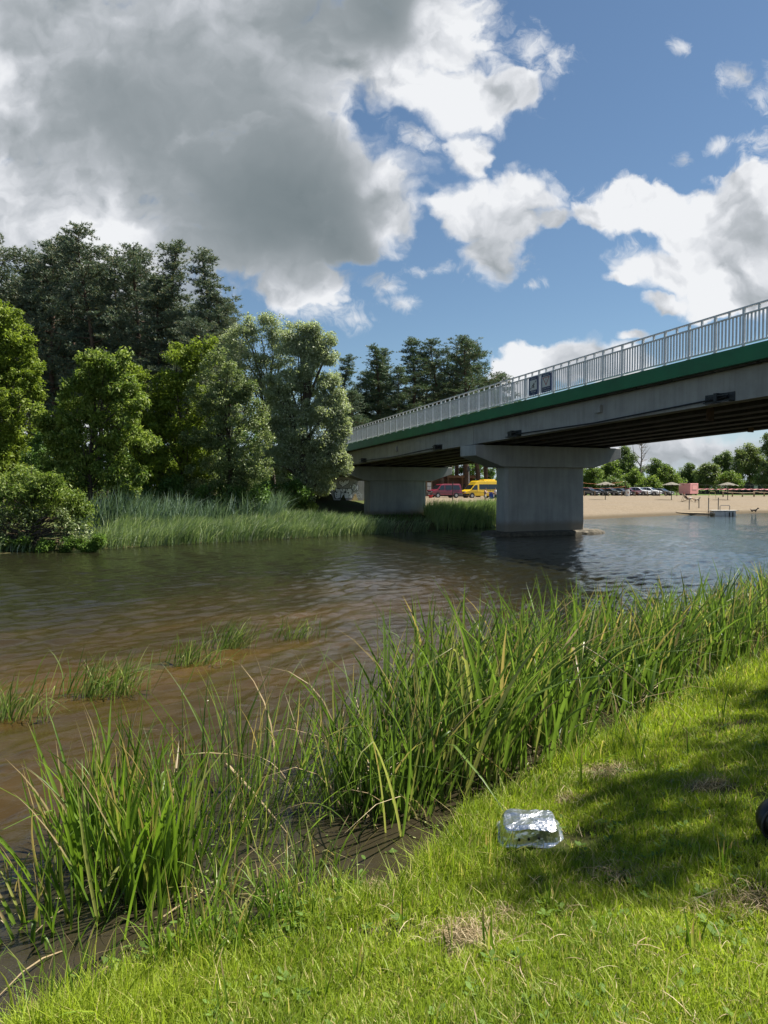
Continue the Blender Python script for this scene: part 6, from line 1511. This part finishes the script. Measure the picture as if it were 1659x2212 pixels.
def reed_clump(px, py, n, h, spread, label, m='reed_near', wd=.028, leanx=.0, sp=.13, bsp=.16, z=None, seed=0, name='reed_clump', grp='separate reed clumps in the near shallows', kink=.06, cat='reed clump'):
    r = np.random.RandomState(seed + int(px) * 7 + n)
    p = near_at(px, py) if z is None else Vector(gnd(px, py, z))
    base = np.stack([p.x + spread * r.randn(n), p.y + spread * r.randn(n), np.zeros(n)], 1); base[:, 2] = np.maximum(near_z(base[:, 0], base[:, 1]), -.2) - .015
    hh = h * (.5 + .5 * r.rand(n) ** .55)
    le = np.stack([leanx + sp * r.randn(n), sp * .7 * r.randn(n)], 1) + (base[:, :2] - np.array([p.x, p.y])) * 1.0
    V, Fc, ta = blades(r, base, hh, wd * (.7 + .5 * r.rand(n)), le, np.stack([bsp * r.randn(n), bsp * r.randn(n)], 1), 9, .28, kink)
    V -= np.array(p); o = link(name, np_mesh(name, V, Fc, attr=ta), M[m], None, p)
    return setp(o, label, cat, grp)
reed_clump(215, 2030, 84, 1.24, .12, 'big bright reed clump at the bottom left, tallest blades leaning left', leanx=-.02, seed=1)
reed_clump(335, 2040, 70, 1.12, .11, 'bright reed clump just right of the big bottom left clump', leanx=.08, seed=2)
reed_clump(500, 1985, 14, .58, .03, 'small yellowing reed plant in the shallows with curled pale leaves', seed=3, bsp=.45, wd=.014)
reed_clump(380, 1900, 34, 1.25, .14, 'thin reed clump behind the bright bottom left reeds', m='reed', wd=.013, leanx=.10, seed=4, z=-.05)
reed_clump(480, 1810, 46, 1.30, .20, 'loose reed clump standing in brown water left of the dense belt', m='reed', wd=.014, leanx=.14, seed=5, z=-.05)
reed_clump(570, 1720, 70, 1.35, .24, 'leaning reed clump at the left end of the dense belt', m='reed', wd=.015, leanx=.16, seed=6, z=-.05)
reed_clump(640, 1905, 16, .62, .06, 'short dark reed clump standing in the dark pool', wd=.012, seed=7, z=-.03, m='reed')
reed_clump(690, 1900, 12, .55, .06, 'short spreading reed clump at the right of the dark pool', wd=.013, seed=8, z=-.03, m='reed', sp=.3)
reed_clump(740, 1760, 60, 1.15, .12, 'upright fine reed clump behind the dark pool', wd=.011, seed=9, z=-.03, m='reed', sp=.08)
reed_clump(855, 1745, 70, 1.30, .14, 'dense green reed clump right behind the dark pool', wd=.018, seed=10, m='reed', sp=.09, z=0)
reed_clump(30, 2120, 12, .45, .06, 'short reeds in the bottom left corner', wd=.012, seed=11)
reed_clump(120, 2080, 12, .65, .05, 'few reed blades left of the big bottom left clump', wd=.012, seed=12, leanx=-.1)
reed_clump(95, 2130, 34, .62, .10, 'leafy reed clump filling the bottom left corner', wd=.020, seed=21)
reed_clump(420, 2090, 26, .55, .09, 'low reed clump on the lawn edge below the bright clumps', wd=.018, seed=22)
reed_clump(270, 1950, 60, 1.15, .16, 'reed clump between and behind the two bright bottom left clumps', wd=.022, seed=23, z=-.05)
reed_clump(560, 1850, 26, .75, .12, 'sparse short reeds at the left of the dark pool', wd=.012, seed=24, z=-.04, m='reed')
def edge_plants(n, a0, a1, d0, d1, h0, h1, w, m, name, label, seed, lean=.25, bend=.3):
    r = np.random.RandomState(seed); a = r.uniform(a0, a1, n * 3); d = r.uniform(d0, d1, n * 3); x, y = to_xy(a, d); k_ = fbm(x * 2.3 + 5, y * 2.3, 3) + .3 * r.rand(n * 3) > .60; x, y = x[k_][:n], y[k_][:n]; N = len(x)
    base = np.stack([x, y, np.maximum(near_z(x, y), -.1) - .01], 1); V, Fc, ta = blades(r, base, h0 + (h1 - h0) * r.rand(N) ** 1.6, w * (.6 + .8 * r.rand(N)), lean * r.randn(N, 2), bend * r.randn(N, 2), 6, .2, .12)
    setp(link(name, np_mesh(name, V, Fc, attr=ta), M[m]), label, 'grasses', kind='stuff')
edge_plants(850, -2.8, -.7, -.35, .35, .10, .46, .009, 'reed_near', 'bank_fringe', 'tangle of fresh grass and young reeds along the wet edge at lower left', 61)
edge_plants(900, 1.2, 11, -.25, .40, .10, .42, .010, 'reed', 'reed_fringe', 'short young reeds and grass along the front of the reed belt', 62)
edge_plants(420, .2, 12, -1.7, .05, .35, 1.15, .012, 'hay', 'dead_reeds', 'dry bent reed stalks and leaves standing among the green reeds', 63, .35, .5)
edge_plants(80, -2.2, .2, -1.2, .1, .12, .5, .010, 'hay', 'dead_litter', 'dead brown leaves lying in the shallows at lower left', 64, .8, .6)
# sedge tufts standing in the stream
for k, (px, py, n, h, sx, lb) in enumerate(((5, 1555, 110, .62, .19, 'sedge tuft in the stream cut off by the left edge'), (225, 1500, 170, .66, .25, 'sedge tuft in the stream, second from the left edge'), (415, 1435, 110, .50, .17, 'low sedge tuft in mid stream left of a taller one'),
                                        (490, 1400, 110, .60, .14, 'sedge tuft in mid stream, right of the low one'), (625, 1380, 60, .52, .20, 'faint sedge tuft nearest the dense reed belt'), (320, 1625, 12, .22, .2, 'sparse sedge shoots just breaking the water left of the reeds'))):
    r = np.random.RandomState(200 + k); p = gnd(px, py, 0); base = np.stack([p.x + sx * 1.1 * r.randn(n), p.y + sx * .45 * r.randn(n), np.full(n, -.05)], 1)
    V, Fc, ta = blades(r, base, h * (.45 + .55 * r.rand(n)), 0.012, np.stack([.28 + .22 * r.randn(n), .12 * r.randn(n)], 1), np.stack([.12 + .2 * r.randn(n), .1 * r.randn(n)], 1), 6, .15, .08)
    fl = r.rand(n) < .18; V -= np.array(p); o = link('sedge_tuft', np_mesh('sedge_tuft', V, Fc, attr=ta), M['sedge'], None, p); setp(o, lb, 'sedge', 'sedge tufts growing in the stream')
# young shoots in the lawn
SH = [(437, 2170, .42, 3), (485, 2190, .28, 2), (975, 2050, .16, 4), (1055, 1875, .30, 3), (1105, 1880, .26, 2), (1025, 1890, .16, 2), (1190, 1965, .20, 5), (1300, 2010, .10, 2), (1370, 1820, .13, 3), (1330, 1800, .1, 2), (1210, 1730, .14, 2), (1255, 1700, .40, 3), (1490, 1640, .32, 4),
      (1440, 1620, .30, 3), (1560, 1560, .34, 4), (1380, 1650, .40, 5), (1420, 1680, .28, 3), (1600, 1500, .34, 3), (1340, 1640, .45, 4), (1500, 2060, .18, 6), (1350, 2040, .1, 2), (870, 2010, .22, 4), (770, 2120, .2, 3), (700, 2160, .2, 3), (1130, 2130, .12, 3), (1060, 2060, .2, 5), (950, 1960, .12, 3), (1450, 1830, .12, 3), (1560, 1890, .22, 4), (1590, 1860, .14, 3)]
SHL = ['tall shoot at the bottom edge left of centre', 'short shoot at the bottom edge right of the tall one', 'tufted shoot right of the big straw clump', 'pair of dark blades just below the left of the tray', 'broad blade directly in front of the foil tray', 'small shoot left of the dark blade pair', 'fan of blades in the shade below the tray',
       'tiny shoot between shade and sun at the lower middle', 'shoot in the middle of the shaded lawn', 'tiny shoot in the shade right of the tray', 'cut square-ended shoot behind the tray', 'tall blade beside the brown dry clump', 'stout dark shoot on the bright lawn strip at right', 'slim shoot left of the stout dark shoot', 'tall shoot high on the right lawn', 'large leafy shoot at the edge of the reeds',
       'shoot right of the large leafy shoot', 'shoot near the right edge beside the reeds', 'tall tuft where reeds meet lawn above the brown clump', 'pale cut tuft at the lower right of the lawn', 'low shoot left of the pale cut tuft', 'shoot on the bright slope by the water', 'shoot at the lower left of the lawn', 'shoot near the bottom edge beside the reeds', 'little shoot near the bottom centre', 'bushy shoot in the sunny lower middle', 'little shoot on the sunlit slope left of the shade', 'little shoot deep in the shade at right', 'leafy shoot below the black bag', 'short shoot left of the black bag']
for (px, py, h, n), lb in zip(SH, SHL): reed_clump(px, py, n, h * 1.15, .014, lb, wd=.012, sp=.14, bsp=.1, seed=int(py), name='iris_shoot', grp='young shoots coming up in the lawn', kink=0, cat='shoot')

# ------------------------------------------------------------------ broad-leaved weeds at the water's edge
def weed(px, py, r_, h, n, label, ln=.045):
    r = np.random.RandomState(int(px + py)); p = near_at(px, py); parts = []; lv = []
    for k in range(max(3, n // 12)):
        an = r.rand() * 6.28; b_ = np.array([r_ * .5 * math.cos(an) * r.rand(), r_ * .5 * math.sin(an) * r.rand(), -.02]); e = b_ + np.array([r_ * r.randn() * .5, r_ * r.randn() * .5, h * (.5 + .6 * r.rand())])
        t = np.linspace(0, 1, 5)[:, None]; q = b_ + t * (e - b_) + r.randn(5, 3) * .006; parts.append(tube_np(q, np.linspace(.0035, .0015, 5), 4))
        for j in range(12): lv.append(q[1 + j % 4] + r.randn(3) * .012)
    lv = np.array(lv); N = len(lv); an = r.rand(N) * 6.28; ax = unit(np.stack([np.cos(an), np.sin(an), .35 + .3 * r.randn(N)], 1)); sd = unit(np.cross(ax, np.array([[0, 0, 1.]]) + .4 * r.randn(N, 3))); L = ln * (.5 + r.rand(N, 1)); nr = np.cross(sd, ax)
    pts = [(0, 0, 0), (.22, .20, .02), (.55, .24, .04), (.85, .12, .02), (1.0, 0, -.05), (.85, -.12, .02), (.55, -.24, .04), (.22, -.20, .02)]
    V = np.stack([lv + ax * L * a + sd * L * b_ + nr * L * c_ for a, b_, c_ in pts], 1).reshape(-1, 3)
    root = thing('leafy_weed', label, 'weed', p, 0, 'broad-leaved weeds at the near water edge')
    link('leaves', np_mesh('leaves', V, [np.arange(N * 8).reshape(-1, 8)]), M['weed'], root); V, Fc = merge(parts); link('stems', np_mesh('stems', V, Fc), M['weed'], root)
for a in ((905, 1690, .22, .30, 110, 'bushy weed at the foot of the reeds left of centre', .05), (960, 1720, .20, .26, 90, 'leafy weed at the edge of the dark pool by the grass', .045), (1000, 1660, .22, .30, 90, 'tall leafy weed among the reeds above the tray', .05), (860, 1700, .16, .25, 70, 'weed growing from the reed bases behind the pool', .045),
          (730, 1945, .10, .14, 60, 'bright leafy weed where the lawn meets the pool', .045), (780, 1930, .09, .12, 50, 'small weed on the bank right of the bright leafy one', .04), (690, 1990, .10, .12, 50, 'weed on the bank below the dark pool', .04), (400, 2060, .14, .20, 80, 'weed between the reed clumps at the bottom left', .045), (470, 2050, .12, .16, 60, 'weed at the water edge below the yellowing reed', .04),
          (60, 2110, .12, .14, 60, 'heart-leaved weed in the bottom left corner', .06), (150, 2130, .12, .12, 60, 'low weed under the big bottom left reed clump', .05), (560, 2040, .10, .12, 50, 'weed on the muddy edge right of the yellowing reed', .04), (1240, 1590, .2, .22, 70, 'leafy weed among the reeds in the middle of the belt', .05), (1100, 1620, .2, .2, 70, 'leafy weed at the front of the reed belt', .05), (1370, 1560, .2, .22, 60, 'leafy weed at the reed edge to the right', .05),
          (640, 2020, .1, .12, 50, 'bright weed at the lawn tip left of the pool', .045), (250, 2090, .16, .2, 90, 'leafy weed at the feet of the two bright reed clumps', .05), (20, 2180, .14, .18, 90, 'leafy weed in the very corner at the bottom left', .055), (200, 2150, .14, .16, 80, 'weed on the lawn edge below the big reed clump', .045), (520, 2060, .12, .14, 70, 'weed on the lawn edge below the yellowing reed', .045), (610, 1975, .10, .16, 70, 'leafy weed at the lower rim of the dark pool', .045), (820, 1880, .10, .14, 60, 'weed at the right rim of the dark pool', .04), (345, 2110, .12, .14, 60, 'low weed below the right bright reed clump', .045)): weed(*a)
# fallen blades and twigs on the water
for k, (x0, y0, x1, y1, w, m, lb) in enumerate(((540, 2020, 665, 1972, .014, 'yellowleaf', 'yellow fallen reed blade lying on the dark pool'), (745, 1630, 880, 1690, .020, 'reed_near', 'pale green broken reed blade slanting across the reeds'), (490, 1650, 620, 1800, .010, 'hay', 'dry bent stalk hanging over the shallows'), (560, 1955, 660, 1905, .008, 'hay', 'pale dead stem floating in the dark pool'), (430, 1795, 560, 1770, .012, 'yellowleaf', 'yellow green blade floating behind the loose reeds'))):
    z = .02 if k != 1 else .25; a = Vector(gnd(x0, y0, z)); c_ = Vector(gnd(x1, y1, z if k != 1 else .06)); d = (c_ - a); sdv = Vector((-d.y, d.x, 0)).normalized(); V, Fc = [], []
    for i in range(9):
        t = i / 8; ww = w * (1 - .75 * t ** 2); q = a + d * t + Vector((0, 0, .012 * math.sin(3.1 * t) + .004)); V += [q - sdv * ww, q + Vector((0, 0, ww * .4)), q + sdv * ww]
    for i in range(8): Fc += [(3 * i, 3 * i + 1, 3 * i + 4, 3 * i + 3), (3 * i + 1, 3 * i + 2, 3 * i + 5, 3 * i + 4)]
    setp(MB().add([v - a for v in V], Fc).build('fallen_blade', M[m], None, a), lb, 'fallen leaf')
def duckweed():
    r = np.random.RandomState(6); n = 900; a = r.uniform(-1.5, 4, n * 3); d = -r.rand(n * 3) * 1.3; x, y = to_xy(a, d); k_ = fbm(x * 2.5, y * 2.5 + 4, 3) > .50; x, y = x[k_][:n], y[k_][:n]; N = len(x); an = r.rand(N) * 6.28; L = .006 + .014 * r.rand(N) ** 2
    c_ = np.stack([x, y, np.full(N, .006)], 1); ax = np.stack([np.cos(an), np.sin(an), 0 * an], 1) * L[:, None]; sd = np.stack([-np.sin(an), np.cos(an), 0 * an], 1) * L[:, None] * .5
    setp(link('floating_leaves', np_mesh('floating_leaves', np.stack([c_ - ax, c_ + sd, c_ + ax, c_ - sd], 1).reshape(-1, 3), [np.arange(N * 4).reshape(-1, 4)]), M['sedge']), 'small leaves and duckweed floating among the near reeds', 'duckweed', kind='stuff')
duckweed()

# ------------------------------------------------------------------ lawn
def lawn():
    r = np.random.RandomState(51); n = 330000
    Y = 1.5 * (12.0) ** (r.rand(n * 3) ** .85); X = r.uniform(-.72, .68, n * 3) * Y + r.uniform(-.3, .6, n * 3)
    a, d = near_ad(X, Y); k_ = (d > -.02) & (d < 9)
    bare = fbm(X * 1.6 + 3, Y * 1.6, 3)
    for px, py, rr in ((1330, 1905, .12), (1010, 2030, .13), (1300, 1672, .2), (1225, 1735, .13), (1520, 1705, .15), (1600, 1960, .18), (790, 1925, .1)):
        p = near_at(px, py); bare = bare - .45 * np.exp(-((X - p.x) ** 2 + (Y - p.y) ** 2) / rr ** 2)
    k_ &= (bare + .25 * r.rand(n * 3) > .43)
    tp_ = near_at(1152, 1830); k_ &= ~((np.abs(X - tp_.x) < .20) & (np.abs(Y - tp_.y - .06) < .21))
    X, Y, d, bare = X[k_][:n], Y[k_][:n], d[k_][:n], bare[k_][:n]; N = len(X)
    z = near_z(X, Y); cl = fbm(X * 3.1 + 11, Y * 3.1, 3)
    edge = sm(1 - d / .75)
    h = (.020 + .034 * cl + .018 * r.rand(N)) * (.6 + .8 * r.rand(N)) * (1 + 2.4 * edge * (.5 + .8 * fbm(X * 2, Y * 2 + 60, 2)))
    h *= np.where(r.rand(N) < .04, 1.9, 1.0)
    base = np.stack([X, Y, z - .004], 1); th = r.rand(N) * 6.28; q = .55 * np.abs(r.randn(N)) + .1
    t = np.array([0, .55, 1.0]); le = np.stack([np.cos(th), np.sin(th)], 1) * q[:, None] + np.array([.12, .02])
    sd = np.stack([np.cos(th + 1.57 + r.randn(N) * .5), np.sin(th + 1.57 + r.randn(N) * .5), 0 * th], 1)
    w = (.0016 + .0016 * r.rand(N)) * (1 + .14 * np.maximum(Y - 3, 0))
    P = [base + np.concatenate([le * (tt ** 1.6), (tt - .25 * q * tt * tt)[:, None] if False else np.full((N, 1), tt) - (.28 * np.minimum(q, 1.4) * tt * tt)[:, None]], 1) * h[:, None] for tt in t]
    V = np.stack([P[0] - sd * w[:, None], P[0] + sd * w[:, None], P[1] - sd * w[:, None] * .8, P[1] + sd * w[:, None] * .8, P[2]], 1).reshape(-1, 3)
    i = np.arange(N)[:, None] * 5
    me = np_mesh('lawn_grass', V, [i + np.array([[0, 1, 3, 2]]), i + np.array([[2, 3, 4]])])
    setp(link('lawn_grass', me, M['grass']), 'short bright green mown grass on the near bank', 'grass', kind='stuff')
lawn()

def lawn_weeds():
    r = np.random.RandomState(57); n = 420; Y = 1.9 + 6 * r.rand(n * 3) ** 1.4; X = r.uniform(-.6, .6, n * 3) * Y; a, d = near_ad(X, Y); k_ = (d > .3) & (fbm(X * 2 + 70, Y * 2, 3) > .5); X, Y = X[k_][:n], Y[k_][:n]; lv = []
    for x, y in zip(X, Y):
        z = float(near_z(x, y)); m_ = r.randint(3, 6); a0 = r.rand() * 6.28; L = .018 + .03 * r.rand()
        for j in range(m_):
            an = a0 + 6.283 * j / m_ + .3 * r.randn(); ax = np.array([math.cos(an), math.sin(an), .25 + .3 * r.rand()]); sd = np.array([-math.sin(an), math.cos(an), 0]); b = np.array([x, y, z + .012 + .02 * r.rand()])
            lv += [b + ax * L * t + sd * L * w for t, w in ((0, 0), (.35, .2), (.7, .28), (1, 0), (.7, -.28), (.35, -.2))]
    V = np.array(lv); setp(link('lawn_weeds', np_mesh('lawn_weeds', V, [np.arange(len(V)).reshape(-1, 6)]), M['weed']), 'low clover and plantain leaves scattered through the lawn', 'weeds', kind='stuff')
lawn_weeds()
def litter():
    r = np.random.RandomState(58); n = 700; Y = 1.9 + 6 * r.rand(n * 3) ** 1.4; X = r.uniform(-.5, .6, n * 3) * Y; a, d = near_ad(X, Y); k_ = (d > .1) & (fbm(X * 1.3 + 30, Y * 1.3, 3) + .3 * r.rand(n * 3) > .58); X, Y = X[k_][:n], Y[k_][:n]; N = len(X)
    an = r.rand(N) * 6.28; base = np.stack([X, Y, near_z(X, Y) + .016 + .02 * r.rand(N)], 1); V, Fc, ta = blades(r, base, .03 + .12 * r.rand(N) ** 2, .0022 + .004 * r.rand(N) ** 3, np.stack([np.cos(an), np.sin(an)], 1) * 1.3, r.randn(N, 2) * .4, 4, .1)
    V[:, 2] = np.maximum(V[:, 2], near_z(V[:, 0], V[:, 1]) + .012); setp(link('dry_stalks', np_mesh('dry_stalks', V, Fc, attr=ta), M['hay']), 'single dry stalks and mown straw strewn over the lawn', 'straw', kind='stuff')
litter()
